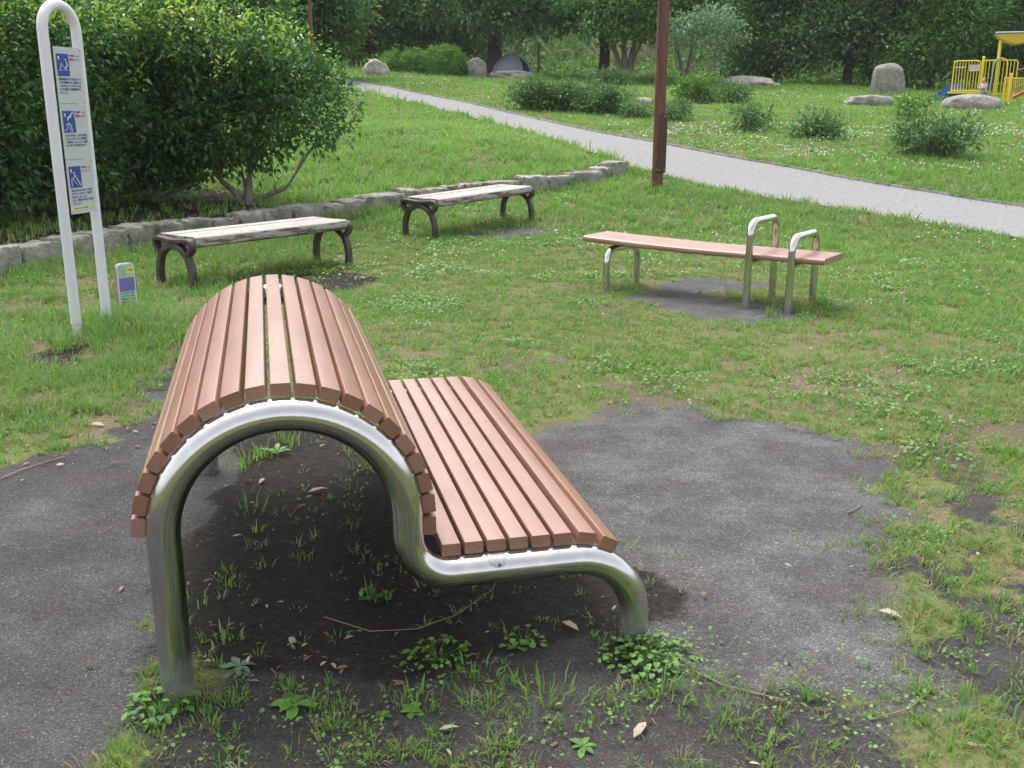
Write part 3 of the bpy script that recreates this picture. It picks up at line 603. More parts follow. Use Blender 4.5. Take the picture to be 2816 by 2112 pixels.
def small_sign():
    t = empty('caution_sign', (-3.03, 7.93, gz(-3, 7.9)), R(48), 'knee-high rounded green and blue caution sign with yellow star in the grass', 'sign')
    w_, h_ = .145, .375; z0 = .035
    def rr(w2, h2, b): return [(p, q) for p, q in rrect(w2, h2, b)]
    def plate(w2, h2, b, y0, y1, name, m, par):
        f = lambda yy: (lambda p, q: (p, yy, z0 + h_ / 2 + q)); return MB().prism(rr(w2, h2, b), f(y0), f(y1)).build(name, m, par, 0)
    plate(w_, h_, .035, 0, .035, 'backing', M['pinkish'], t)
    plate(w_, h_, .035, -.004, 0, 'rim', M['cream'], t)
    f = plate(w_ - .016, h_ - .016, .028, -.0055, -.003, 'face', M['mint'], t)
    MB().box((0, -.0062, z0 + .210), (w_ - .018, .001, .105)).build('blue_band', M['board_blue'], f, 0)
    st = []; cx, cz = .038, z0 + h_ - .055
    for k in range(16):
        r_ = (.036 if k % 2 == 0 else .021); a = R(90 + 22.5 * k); st.append((cx + r_ * .85 * math.cos(a), cz + r_ * math.sin(a)))
    # six-pointed star
    st = [(cx + (.036 if k % 2 == 0 else .022) * .9 * math.cos(R(90 + 30 * k)), cz + (.036 if k % 2 == 0 else .022) * math.sin(R(90 + 30 * k))) for k in range(12)]
    MB().prism(st, lambda p, q: (p, -.0065, q), lambda p, q: (p, -.0058, q)).build('star', M['star'], f, 0)
    text_mesh('注意', .018, M['dark_ink'], f, cx, cz - .007, -.0068, 'star_text', .0006, None, 0, 'CENTER')
    m = MB(); m.tube([(-.065, -.0062, z0 + .31), (-.058, -.0062, z0 + .345), (-.035, -.0062, z0 + .352), (-.018, -.0062, z0 + .335), (-.014, -.0062, z0 + .275)], .0016, 6); m.tube([(-.045, -.0062, z0 + .325), (-.03, -.0062, z0 + .30), (-.03, -.0062, z0 + .272)], .0012, 6)
    m.build('bench_drawing', M['brown_ink'], f)
    for i, s in enumerate(['幼児の利用は', '危険です', '保護者がみてください']): text_mesh(s, .02, M['red'], f, 0, z0 + .240 - i * .036, -.0068, 'warning_text', .0006, (.10, .07, .13)[i], 0, 'CENTER')
    for i, s in enumerate(['こわれた所を', '見つけた時は', '公園管理まで', 'ご連絡下さい']): text_mesh(s, .013, M['dark_ink'], f, -.062, z0 + .138 - i * .023, -.006, 'notice_text', .0002, .075)
    for i in range(3): text_mesh('電話', .012, M['dark_ink'], f, .028, z0 + .138 - i * .025, -.006, 'notice_text', .0003)
    MB().box((.0, .05, .19), (.035, .03, .43)).build('post', M['grey_cap'], t, 0)
small_sign()

# ------------------------------------------------------------------ poles
def brown_pole():
    x, y = on_ground(1419, 410); z = gz(x, y)
    t = empty('lamp_pole', (x, y, z), R(-6), 'tall rust-brown steel lamp pole with a bolted cover plate beside the path', 'lamp pole')
    k = MPP(y) * 25 / 2
    m = MB(); m.box((0, 0, 2.95), (2 * k * .92, .16, 6.1), 0, .012); m.build('post', M['corten'], t, 0)
    m = MB(); m.box((-k * .1, -.084, 3.2), (.012, .01, 5.5)); m.build('seam_rib', M['corten'], t, 0)
    c = MB().box((k * .62, -.095, .75), (k * 1.35, .045, .93), 0, .008).build('cover_plate', M['corten_plate'], t, 0)
    for a, b in ((k * .2, .32), (k * 1.05, .33), (-k * .2, .33), (k * .9, 1.17)): MB().ball((a, -.118, b), .012, 8, 6).build('bolt', M['pale_stone'], c)
    lamp = MB(); lamp.tube([(0, 0, 6.0), (0, 0, 6.12)], .14, 16); lamp.ball((0, 0, 6.3), .2, 16, 10); lamp.build('lamp_globe', M['notice'], t)
brown_pole()
def thin_pole(px, y, wpx, h, label, name='pole', m='corten'):
    x = at_depth(px, y); t = MB(); r_ = MPP(y) * wpx / 2
    t.tube([(0, 0, -.2), (0, 0, h)], r_, 10); t.ball((0, 0, h), r_ * 1.1, 10, 6); o = t.build(name, M[m], None, 60); o.location = (x, y, gz(x, y)); tag(o, label, 'pole')
thin_pole(677, 30, 8, 4.6, 'slim reddish brown pole rising behind the hedge', 'thin_pole')
thin_pole(1163, 49, 4, 1.45, 'short dark stake standing just right of the tent', 'stake', 'bark')

# ------------------------------------------------------------------ boulders and tent
def boulder(px, py, wpx, hpx, label, y=None, m='stone', seed=1, blocky=.35, depth=.8, rough=.12, lean=0, name='boulder'):
    if y is None: x, y = on_ground(px, py)
    else: x = at_depth(px, y)
    W = wpx * MPP(y); H = hpx * MPP(y)
    bm = rock_mesh((W, W * depth, H * 1.5), seed, 4, rough, blocky=blocky); me = bpy.data.meshes.new(name); bm.to_mesh(me); bm.free()
    me.materials.append(M[m]); me.shade_smooth(); o = add(name, me); o.location = (x, y + W * depth * .3, gz(x, y) + H * .25); o.rotation_euler = (0, lean, 0)
    return tag(o, label, 'boulder')
boulder(812, 170, 52, 33, 'pale pointed boulder left of the round clipped shrubs', 43, 'pale_stone', 2, .15, .7, .16)
boulder(1030, 172, 44, 36, 'grey boulder with a slanting right side next to the big tree trunk', 46, 'stone', 5, .3, .7, .16, -.1)
boulder(1106, 179, 98, 17, 'low flat rock in front of the grey tent', 46, 'stone', 8, .4, .6, .14)
boulder(1628, 188, 112, 19, 'long low pale rock at the edge of the trees right of the pole', 46, 'pale_stone', 9, .3, .5, .25)
boulder(1919, 204, 70, 62, 'tall rounded standing stone in the meadow', None, 'stone', 13, .38, .45, .04)
boulder(1883, 228, 97, 20, 'flat grey rock lying in front of the standing stone', None, 'stone', 17, .5, .5, .12)
boulder(2108, 236, 124, 31, 'broad domed boulder in front of the yellow play structure', None, 'stone', 19, .1, .6, .05)
boulder(2108, 290, 34, 16, 'small grey stone half hidden behind the large meadow shrub', None, 'stone', 23, .3, .7, .12)
boulder(1392, 226, 34, 14, 'small pale stone among the shrubs just left of the brown pole', None, 'pale_stone', 27, .3, .7, .14)
def tent():
    y = 50; x = at_depth(1105, y); t = empty('tent', (x, y, gz(x, y) - .05), 0, 'grey dome tent pitched under the big tree', 'tent')
    Rr = 43 * MPP(y); m = MB(); n = 24; k = 9; pts = []; fs = []
    for i in range(k + 1):
        el = R(90 * i / k)
        for j in range(n):
            a = 2 * math.pi * j / n; sq = 1 + .07 * abs(math.cos(2 * a)); pts.append((Rr * math.cos(el) * math.cos(a) * sq, Rr * .9 * math.cos(el) * math.sin(a) * sq, Rr * .98 * math.sin(el)))
    for i in range(k):
        for j in range(n): q = (j + 1) % n; fs.append((i * n + j, i * n + q, (i + 1) * n + q, (i + 1) * n + j))
    m.add(pts, fs).build('canopy', M['tent'], t, 60)
    d = MB(); pts = []; fs = []
    for i in range(6):
        el = R(8 + 62 * i / 5)
        for j in range(5): a = R(-58 + (26 if i < 5 else 10) * j / 4 + i * 2); pts.append((Rr * 1.035 * math.cos(el) * math.cos(a), Rr * .94 * math.cos(el) * math.sin(a), Rr * 1.0 * math.sin(el)))
    for i in range(5):
        for j in range(4): fs.append((i * 5 + j, i * 5 + j + 1, (i + 1) * 5 + j + 1, (i + 1) * 5 + j))
    d.add(pts, fs).build('mesh_door', M['tent_dark'], t, 60)
    for s in (-1, 1):
        MB().tube([(Rr * 1.04 * math.cos(R(a)) * .75, s * Rr * .7 * math.cos(R(a)), Rr * 1.0 * math.sin(R(a))) for a in range(0, 181, 12)], .012, 6).build('pole', M['tent_dark'], t, 60)
tent()

# ------------------------------------------------------------------ playground at the far right
def playground():
    y = 36.0; x0 = at_depth(2058, y); z = gz(x0 + 1, y); t = empty('play_structure', (x0, y, z), R(-23), 'yellow metal play structure with railings, roof and red slide at the right edge', 'play structure')
    k = MPP(y); X = lambda px: (px - 2058) * k * .92; Zb = lambda dpx: dpx * k      # heights in photo pixels above ground line y=222
    def rail(xa, xb, zb, zt, n, name='railing', y0=0, rc=.1, m='yellow'):
        mb = MB(); pr = [(xa, y0, zb), (xa, y0, zt - rc)] + [(p, y0, q) for p, q in arc(xa + rc, zt - rc, rc, 180, 90, 5)] + [(p, y0, q) for p, q in arc(xb - rc, zt - rc, rc, 90, 0, 5)] + [(xb, y0, zt - rc), (xb, y0, zb)]
        mb.tube(pr, .02, 8); mb.tube([(xa, y0, zb + .03), (xb, y0, zb + .03)], .02, 8)
        for i in range(1, n): xx = xa + (xb - xa) * i / n; mb.tube([(xx, y0, zb), (xx, y0, zt - .02)], .013, 6)
        return mb.build(name, M[m], t, 60)
    deck = .36
    rail(X(2058), X(2112), deck, deck + .99, 9); rail(X(2116), X(2187), deck - .12, deck + .99, 10)
    MB().tube([(X(2060), -.02, deck + .78), (X(2082), -.02, deck + .78)], .012, 6).build('rail_bar', M['notice'], t)
    m = MB(); m.box((X(2095), .5, deck - .03), (X(2140) - X(2050), 1.1, .07)); m.build('deck', M['yellow'], t, 0)
    for px, h, y0, r_ in ((2117, deck + 1.06, -.02, .045), (2176, .86, -.5, .045)):
        p = MB(); p.tube([(X(px), y0, -.1), (X(px), y0, h)], r_, 12); p.ball((X(px), y0, h + .02), r_ * 1.15, 10, 6); p.build('post', M['yellow'], t, 60)
    for px in (2147, 2210):
        for y0 in (0.05,): p = MB(); p.tube([(X(px), y0, -.1), (X(px), y0, 1.98)], .05, 12); p.build('roof_post', M['yellow'], t, 60)
    rf = MB(); n = 16; pts = []; fs = []; xa, xb = X(2138), X(2222)
    for i in range(n + 1):
        u = i / n; xx = xa + (xb - xa) * u; sag = -.24 * math.sin(math.pi * u)
        for yy in (-.1, 1.3): pts += [(xx, yy, 2.12 + sag), (xx, yy, 2.18)]
    for i in range(n):
        a = i * 4; b = a + 4; fs += [(a, b, b + 2, a + 2), (a + 1, a + 3, b + 3, b + 1), (a, a + 1, b + 1, b), (a + 2, b + 2, b + 3, a + 3)]
    fs += [(0, 2, 3, 1), (n * 4, n * 4 + 1, n * 4 + 3, n * 4 + 2)]
    r_ = rf.add(pts, fs).build('roof', M['dark_yellow'], t, 0)
    MB().box(((xa + xb) / 2, .6, 2.215), (xb - xa + .1, 1.5, .06), 0, .02).build('roof_edge', M['grey_cap'], r_, 0)
    a0, a1 = X(2139), X(2166); MB().tube([(a0 - .06, -.12, .05), (a0, -.1, deck + .85)] + [(p, -.1, q) for p, q in arc((a0 + a1) / 2, deck + .85, (a1 - a0) / 2, 180, 90, 8)], .025, 8).build('grab_hoop', M['pipeblue'], t, 60)
    MB().tube([(p, -.1, q) for p, q in arc((a0 + a1) / 2, deck + .85, (a1 - a0) / 2, 90, 0, 8)] + [(a1 + .02, -.12, .05)], .024, 8).build('grab_hoop', M['yellow'], t, 60)
    rail(X(2164), X(2176), .02, .78, 4, 'low_railing', -.3, .02); rail(X(2178), X(2206), .12, .76, 7, 'low_railing', -.5, .02)
    nb = MB().box((X(2100), -.045, deck + .77), (.30, .01, .22)).build('notice_board', M['notice'], t, 0)
    MB().box((X(2100), -.053, deck + .87), (.24, .004, .025)).build('heading_strip', M['red'], nb, 0)
    for i in range(4): text_mesh('あそぶときのきまり', .03, M['dark_ink'], nb, X(2100) - .13, deck + .82 - i * .04, -.0525, 'notice_text', .0005, .26)
    sl = MB(); sl.tube([(X(2183), -.75, .16), (X(2190), -.75, .22), (X(2230), -.72, .55)], .06, 10); sl.build('slide_edge', M['playred'], t, 60)
    sl = MB(); sl.tube([(X(2180), -.7, .40), (X(2230), -.7, .80)], .018, 8); sl.tube([(X(2184), -.7, 1.0), (X(2230), -.7, 1.2)], .018, 8); sl.build('handrail', M['pinkish'], t, 60)
    bl = MB(); xa = X(2018); h = .62; pr = [(xa, .0), (xa + .08, .25), (xa + .45, h - .04), (xa + .55, h), (X(2083), h), (X(2083), .0)]
    bl.prism(pr, lambda p, q: (p, .9, q + .02), lambda p, q: (p, 1.5, q + .02)); bl.build('blue_slide_side', M['playblue'], t, 0)
playground()

def child():
    y = 34.0; x = at_depth(2124, y, 200); z = gz(x, y) + .0
    t = empty('person', (x, y, z), R(-55), 'small child in a pink top holding something blue, behind the domed boulder', 'person')
    def skin(name, V, E, rad, m, par=t):
        me = bpy.data.meshes.new(name); me.from_pydata(V, E, []); o = add(name, me, par); sk = o.modifiers.new('s', 'SKIN'); sk.use_smooth_shade = True
        for i, r_ in enumerate(rad): me.skin_vertices[0].data[i].radius = (r_, r_)
        me.skin_vertices[0].data[0].use_root = True; o.modifiers.new('d', 'SUBSURF').levels = 1
        bpy.context.view_layer.update(); dg = bpy.context.evaluated_depsgraph_get(); nm = bpy.data.meshes.new_from_object(o.evaluated_get(dg)); o.modifiers.clear(); o.data = nm; nm.materials.clear(); nm.materials.append(m); nm.shade_smooth(); return o
    me = bpy.data.meshes.new('x'); 
    V = [(0, 0, .36), (0, 0, .48), (0, 0, .59), (0, -.005, .645), (0, -.01, .70), (0, -.015, .765), (0, -.005, .81), (.045, 0, .33), (.05, -.01, .18), (.05, .0, .03), (.055, -.06, .015), (-.045, 0, .33), (-.05, .01, .18), (-.05, .01, .03), (-.055, -.05, .015), (.085, 0, .60), (.11, -.05, .49), (.05, -.13, .47), (.03, -.16, .475), (-.085, 0, .60), (-.11, -.05, .49), (-.05, -.13, .47), (-.03, -.16, .475)]
    Ed = [(0, 1), (1, 2), (2, 3), (3, 4), (4, 5), (5, 6), (0, 7), (7, 8), (8, 9), (9, 10), (0, 11), (11, 12), (12, 13), (13, 14), (2, 15), (15, 16), (16, 17), (17, 18), (2, 19), (19, 20), (20, 21), (21, 22)]
    ra = [.065, .07, .06, .03, .06, .068, .045, .05, .038, .026, .02, .05, .038, .026, .02, .033, .026, .02, .016, .033, .026, .02, .016]
    for v in me.vertices: pass
    bpy.data.meshes.remove(me)
    def sk(name, V, E, rad, m):
        me = bpy.data.meshes.new(name); me.from_pydata(V, E, []); o = add(name, me, t)
        mo = o.modifiers.new('s', 'SKIN'); bpy.context.view_layer.update()
        if not me.skin_vertices: return o
        for i, r_ in enumerate(rad): me.skin_vertices[0].data[i].radius = (r_, r_)
        for d_ in me.skin_vertices[0].data: d_.use_root = False
        me.skin_vertices[0].data[0].use_root = True
        s = o.modifiers.new('d', 'SUBSURF'); s.levels = 2; s.render_levels = 2
        bpy.context.view_layer.update(); dg = bpy.context.evaluated_depsgraph_get(); nm = bpy.data.meshes.new_from_object(o.evaluated_get(dg))
        o.modifiers.clear(); o.data = nm; nm.materials.clear(); nm.materials.append(m); nm.shade_smooth(); return o
    sk('body', V, Ed, ra, M['skin'])
    sk('pink_top', [(0, 0, .40), (0, 0, .5), (0, 0, .61), (.085, 0, .605), (.112, -.03, .53), (-.085, 0, .605), (-.112, -.03, .53)], [(0, 1), (1, 2), (2, 3), (3, 4), (2, 5), (5, 6)], [.085, .082, .066, .042, .036, .042, .036], M['pink'])
    sk('trousers', [(0, 0, .37), (.046, 0, .33), (.05, -.008, .2), (.05, 0, .07), (-.046, 0, .33), (-.05, .008, .2), (-.05, 0, .07)], [(0, 1), (1, 2), (2, 3), (0, 4), (4, 5), (5, 6)], [.078, .06, .048, .038, .06, .048, .038], M['denim'])
    h = MB(); h.ball((0, .014, .752), .078, 16, 12, (1, 1.02, 1.05)); h.ball((0, .07, .70), .035, 10, 8, (1.2, .8, 1.4)); h.build('hair', M['hair'], t, 60)
    for s in (-1, 1): MB().ball((s * .026, -.082, .735), .008, 8, 6).build('eye', M['tent_dark'], t, 60)
    MB().ball((0, -.088, .715), .011, 8, 6).build('nose', M['skin'], t, 60)
    o = MB().box((0, 0, 0), (.20, .12, .03), 0, .008).build('toy_tray', M['playblue'], None, 0); o.matrix_world = Matrix.Translation((x, y, z)) @ Matrix.Rotation(R(-55), 4, 'Z') @ Matrix.Translation((0, -.19, .485)) @ Matrix.Rotation(R(18), 4, 'X')
    tag(o, 'small blue toy held by the child behind the domed boulder', 'toy')
child()

# ------------------------------------------------------------------ foliage: hedge, shrubs, trees
def crown_points(ells, n_cl, n_leaf, rc, shell=.62, flat=1.0):
    """cluster centres spread in a set of ellipsoids (weighted by size), leaves round each"""
    wts = np.array([e[3] * e[4] * e[5] for e in ells]) ** .8; wts /= wts.sum(); idx = rng.choice(len(ells), n_cl, p=wts); E_ = np.array(ells)[idx]
    d = rdir(n_cl); r_ = shell + (1 - shell) * rng.random(n_cl) ** .7; inner = rng.random(n_cl) < .18; r_[inner] *= rng.random(inner.sum())
    C = E_[:, :3] + d * E_[:, 3:6] * r_[:, None]
    out = unit(d / E_[:, 3:6])
    ct = rng.random(n_cl)
    off = rng.normal(size=(n_cl, n_leaf, 3)) * rc; off[..., 2] *= flat
    P = (C[:, None] + off).reshape(-1, 3); O = np.repeat(out, n_leaf, 0); T = np.repeat(ct, n_leaf)
    return C, P, O, T, off.reshape(-1, 3)
def foliage(name, ells, n_cl, n_leaf, rc, L, W, m, parent, shell=.62, flat=1.0, top_tint=0, zlo=None, tvar=.6, droop=0, minz=None):
    C, P, O, T, off = crown_points(ells, n_cl, n_leaf, rc, shell, flat)
    n = len(P); D = unit(O * .6 + unit(off) * .8 + rng.normal(size=(n, 3)) * .55 + np.array([0, 0, .15 - droop]))
    N = unit(O * .35 + np.array([0, 0, 1.0]) + rng.normal(size=(n, 3)) * .5)
    tint = np.clip(tvar * (T * .6 + rng.random(n) * .4) + (1 - tvar) * .3, 0, .8)
    if top_tint:
        zt = max(e[2] + e[5] for e in ells); z0 = min(e[2] - e[5] for e in ells); hz = (P[:, 2] - z0) / (zt - z0)
        shoot = (T < .40 * sstep(.5, .92, hz) * top_tint) & (O[:, 2] > -.2)
        tint = np.where(shoot, .82 + .18 * rng.random(n), tint)
    ls = L * rng.uniform(.45, 1.4, n); V, F, tt = leaves(P, D, N, ls, ls * W, tint)
    if minz is not None: V[:, 2] = np.maximum(V[:, 2], minz)
    me = np_mesh(name, V, F, m, tt); return add(name, me, parent), C
def branches(name, base, C, r0, m, parent, k=14, fork=.45, stems=None, seed=0, mb=None):
    mb = mb or MB(); rr = random.Random(seed); b = Vector(base)
    cs = [Vector(C[rr.randrange(len(C))]) for _ in range(k)]
    cen = Vector(np.mean(C, axis=0)); fz = b.lerp(Vector((b.x * .7 + cen.x * .3, b.y * .7 + cen.y * .3, cen.z)), fork)
    if stems is None:
        f1 = b.lerp(fz, .5) + Vector((rr.uniform(-.1, .1) * r0 * 3, 0, 0))
        mb.tube([b - Vector((0, 0, .2)), b + Vector((0, 0, .02)), b.lerp(f1, .3), f1, fz, fz.lerp(cen, .7)], [r0 * 1.5, r0 * 1.3, r0, r0 * .9, r0 * .8, r0 * .3], 10); roots = [(fz, r0 * .75)]
    else:
        roots = []
        for dx, dy, s in stems:
            e = fz + Vector((dx, dy, rr.uniform(-.1, .1))); q = b + Vector((dx * .12, dy * .12, 0)); mid = q.lerp(e, .5) - Vector((dx * .1, dy * .1, 0))
            mb.tube([q - Vector((0, 0, .15)), q, mid, e], [r0 * s * 1.4, r0 * s * 1.15, r0 * s * .85, r0 * s * .65], 8); roots.append((e, r0 * s * .6))
    for c in cs:
        rt, r_ = min(roots, key=lambda q: (q[0] - c).length + rr.random() * .3); mid = rt.lerp(c, .45) + Vector((0, 0, (c - rt).length * .10))
        mb.tube([rt, rt.lerp(mid, .5) + Vector((rr.uniform(-.03, .03), 0, 0)), mid, mid.lerp(c, .55), c], [r_ * .62, r_ * .5, r_ * .38, r_ * .25, r_ * .08], 6)
    return mb.build(name, m, parent, 60)

# hedge shrubs on the bank (positions in metres, heights from the photograph)
def hedge_shrub(x, y, ells, label, n_cl, stems, seed, r0=.05, L=.085, tt=1.0, nl=16, parentname='hedge_shrub'):
    z = gz(x, y); t = empty(parentname, (x, y, z), 0, label, 'shrub', 'shrubs of the tall hedge behind the stone wall')
    _, C = foliage('crown', ells, n_cl, nl, .085, L, .52, M['hedge'], t, .60, 1, tt, minz=.12)
    # long new shoots sticking out of the top
    zt = max(e[2] + e[5] for e in ells); mb = MB(); LP = []
    for _ in range(26):
        e = ells[rng.integers(len(ells))]; a = rng.random() * 6.28; q = rng.random() ** .5 * .7
        p = np.array([e[0] + e[3] * q * math.cos(a), e[1] + e[4] * q * math.sin(a), e[2] + e[5] * math.sqrt(max(0, 1 - q * q)) * .93]); l = rng.uniform(.18, .55)
        d = np.array([rng.normal() * .2 + .3 * math.cos(a) * q, rng.normal() * .15, 1]); d /= np.linalg.norm(d); mb.tube([p - d * .2, p + d * l * .5, p + d * l], [.005, .004, .0015], 5)
        for u in np.linspace(.05, 1, 9): LP.append((p + d * l * u, u))
    branches('stems', (0, 0, 0), C, r0, M['pale_bark'], t, 22, .22, stems, seed, mb)
    P = np.repeat(np.array([q[0] for q in LP]), 2, 0); n = len(P); D = rdir(n, .5); V, F, tt_ = leaves(P, D, np.tile([0, 0, 1.], (n, 1)) + rng.normal(size=(n, 3)) * .3, rng.uniform(.05, .09, n), rng.uniform(.018, .035, n), rng.uniform(.75, 1, n)); add('shoot_leaves', np_mesh('shoot_leaves', V, F, M['hedge'], tt_), t)
st3 = [(-.35, .05, 1), (.05, 0, 1.1), (.55, -.05, .8), (-.1, .3, .7)]
hedge_shrub(-3.62, 14.1, [(-.1, .1, 1.30, 1.10, .95, .90), (.70, 0, 1.30, .85, .75, .62), (-.5, .0, 1.0, .8, .8, .65), (-.3, .1, 2.0, .95, .8, .65), (.45, .1, 1.85, .80, .7, .50)], 'rightmost hedge shrub with several bare grey stems and yellow-green tips', 950, st3, 1, .055)
hedge_shrub(-4.85, 14.0, [(0, 0, 1.15, .95, .9, .95), (.1, .1, 2.1, .9, .8, .65), (.3, -.1, .75, .6, .6, .5), (0, -.1, .42, .75, .5, .40)], 'hedge shrub with dense dark leaves and pale tips, left of the bare grey stems', 800, st3, 2, .045)
hedge_shrub(-5.6, 13.0, [(0, 0, 1.1, .9, .85, .95), (-.1, .1, 2.1, .95, .8, .75), (.2, -.2, .7, .6, .6, .5), (0, -.1, .42, .75, .5, .40)], 'hedge shrub directly right of the tall white sign', 800, st3, 3, .045)
hedge_shrub(-6.1, 11.9, [(0, .0, 1.2, .85, .85, 1.0), (0, .1, 2.3, .9, .8, .8), (0, -.1, .8, .7, .6, .6), (0, -.1, .42, .75, .5, .40)], 'hedge shrub directly behind the tall white sign', 800, [(-.1, 0, 1.4), (.2, .1, .9)], 4, .06)
hedge_shrub(-6.7, 11.2, [(0, 0, 1.2, .9, .8, 1.0), (.1, .1, 2.4, .95, .8, .9), (-.3, 0, .8, .7, .6, .6), (0, -.1, .42, .75, .5, .40)], 'leftmost hedge shrub, at the left edge behind the sign', 800, st3, 5, .05)
hedge_shrub(-7.4, 12.9, [(0, 0, 1.4, 1.1, .9, 1.3), (0, 0, 2.8, 1.1, .9, .9)], 'tall hedge shrub rising behind the others at the upper left', 600, st3, 6, .05)
hedge_shrub(-6.0, 14.9, [(0, 0, 1.3, 1.3, .9, 1.2), (.6, 0, 2.3, 1.2, .9, .8)], 'hedge shrub in the back row, glimpsed between the front ones', 500, st3, 7, .05)

def shrub(px, py, wpx, hpx, label, m='shrub', y=None, cat='shrub', name='shrub', group='shrubs scattered over the meadow', dens=1.0, L=.085, round_=False, seed=0):
    if y is None: x, y = on_ground(px, py)
    else: x = at_depth(px, y)
    W = wpx * MPP(y) * (1.0 if round_ else 1.12); H = hpx * MPP(y) * (1.0 if round_ else 1.05); z = gz(x, y); t = empty(name, (x, y, z), 0, label, cat, group)
    if round_: ells = [(0, 0, H * .48, W / 2, W / 2.2, H * .52)]; shell = .86
    else:
        ells = [(0, 0, H * .40, W * .44, W * .28, H * .42)]; shell = .45
        for i in range(4): ells.append((rng.uniform(-.38, .38) * W, rng.uniform(-.15, .15) * W, H * rng.uniform(.3, .5), W * .2, W * .17, H * rng.uniform(.3, .5)))
    area = W * H; L = L if round_ else .11; n = int(np.clip(area * 120 * dens, 50, 700))
    _, C = foliage('leaves', ells, n, 12, .06 + .03 * (not round_), L, .42, M[m], t, shell, .8, 0, minz=-.02, tvar=.9)
    branches('stems', (0, 0, 0), C, .02, M['bark'], t, 14, .15, [(-.15 * W, 0, 1), (.12 * W, .05, 1), (0, .1, .8)], seed)
    return t
shrub(852, 163, 52, 44, 'leftmost and smallest of the round clipped green shrubs in front of the trees', 'clipped', 47, group='round clipped shrubs', round_=True, L=.13)
shrub(897, 164, 52, 50, 'middle round clipped green shrub in front of the trees', 'clipped', 46.5, group='round clipped shrubs', round_=True, L=.13)
shrub(959, 165, 88, 60, 'largest round clipped green shrub in front of the trees', 'clipped', 46, group='round clipped shrubs', round_=True, L=.13)
shrub(1005, 165, 40, 34, 'low rounded shrub tucked against the right side of the largest clipped one', 'clipped', 47, group='round clipped shrubs', round_=True, L=.13)
shrub(1180, 237, 150, 66, 'left part of the wide low shrub mass nearest the path')
shrub(1255, 240, 150, 70, 'middle part of the wide low shrub mass nearest the path')
shrub(1320, 247, 130, 58, 'right part of the wide low shrub mass, with bright tips')
shrub(1375, 254, 90, 40, 'thin dusty shrub with a small pale stone, just left of the brown pole', dens=.5)
shrub(1448, 262, 84, 44, 'thin low shrub just right of the brown pole', dens=.55)
shrub(1488, 222, 70, 64, 'bright green upright shrub behind the brown pole', 'clipped', dens=.8)
shrub(1562, 222, 112, 42, 'low spreading shrub below the small pale tree')
shrub(1325, 196, 90, 38, 'small light shrub under the grey multi-stemmed tree', y=42)
shrub(1612, 282, 108, 62, 'open twiggy shrub in the meadow between the pole and the compact shrub', dens=.55)
shrub(1776, 298, 96, 54, 'compact rounded shrub standing alone in the meadow', dens=1.0)
shrub(2015, 336, 176, 92, 'largest meadow shrub, dark and spreading, at the right', dens=.9)
shrub(1976, 262, 70, 66, 'pale green upright shrub rising behind the largest meadow shrub', 'clipped', dens=.6)

def tree(px, y, base_py, crown, label, m='tree_dark', bark='bark', tw=10, n=900, nl=16, rc=.32, L=.20, Wd=.5, flat=.6, stems=None, fork=.5, seed=0, name='tree', group='trees along the far side of the meadow', k=16, shell=.5, lean=0):
    """crown: list of (px, py, half-width px, half-height px, depth offset m) ellipses in photo pixels at depth y"""
    x = at_depth(px, y, base_py); z = gz(x, y); q = MPP(y); t = empty(name, (x, y, z), 0, label, 'tree', group); ells = []
    for cx, cy, hw, hh, dy in crown:
        d = ray(cx, cy); yy = y + dy; ells.append((d[0] * yy - x, dy, CAM_H + d[2] * yy - z, hw * q, hw * q * .85, hh * q))
    _, C = foliage('crown', ells, n, nl, rc, L, Wd, M[m], t, shell, flat, 0, tvar=1.0, droop=.15)
    branches('trunk', (0, 0, 0), C, tw * q / 2, M[bark], t, k, fork, stems, seed)
    return t
tree(1068, 50, 160, [(1060, -20, 150, 80, 0), (960, 20, 70, 50, -.5), (1180, 20, 80, 55, 0), (1070, 40, 90, 45, -1.5), (1060, -150, 150, 110, 1)], 'big dark tree with a thick straight trunk beside the tent', tw=33, n=1500, fork=.42, seed=1, L=.2)
tree(1303, 50, 155, [(1290, -10, 110, 70, 0), (1380, 30, 90, 45, 0), (1230, 20, 60, 40, 0), (1290, -120, 120, 90, 0)], 'dark leaning tree with a curved black trunk behind the meadow shrubs', 'tree_dark', tw=24, n=1200, seed=2, flat=.4)
tree(1352, 47, 165, [(1350, 20, 130, 26, 0), (1300, 55, 60, 15, -1), (1400, 62, 70, 18, -.5), (1270, 0, 70, 22, 0), (1400, -30, 120, 40, 0), (1340, 85, 50, 12, -1), (1350, -110, 120, 60, 1)], 'layered green tree with several pale grey stems, just left of the brown pole', 'tree_mid', 'pale_bark', tw=13, n=900, flat=.25, stems=[(-.9, 0, .9), (-.2, 0, 1), (.5, .1, 1), (.9, 0, .6)], fork=.55, seed=3, rc=.35)
tree(1478, 49, 170, [(1480, 0, 90, 60, 0), (1500, -90, 110, 70, 0)], 'slender pair of grey trunks under dark leaves just right of the brown pole', 'tree_dark', 'pale_bark', tw=8, n=800, stems=[(-.6, 0, 1), (.5, 0, 1)], seed=4)
tree(1505, 44, 168, [(1480, 60, 50, 26, 0), (1545, 40, 50, 28, 0), (1590, 75, 30, 24, 0), (1460, 90, 30, 20, 0), (1520, 95, 34, 12, -.5), (1530, 65, 60, 26, .3)], 'small airy pale-leaved tree with a forked light trunk', 'tree_light', 'pale_bark', tw=9, n=250, nl=12, L=.15, rc=.22, stems=[(-.9, 0, .6), (-.2, 0, .7), (.7, 0, .9)], fork=.38, seed=5, k=12)
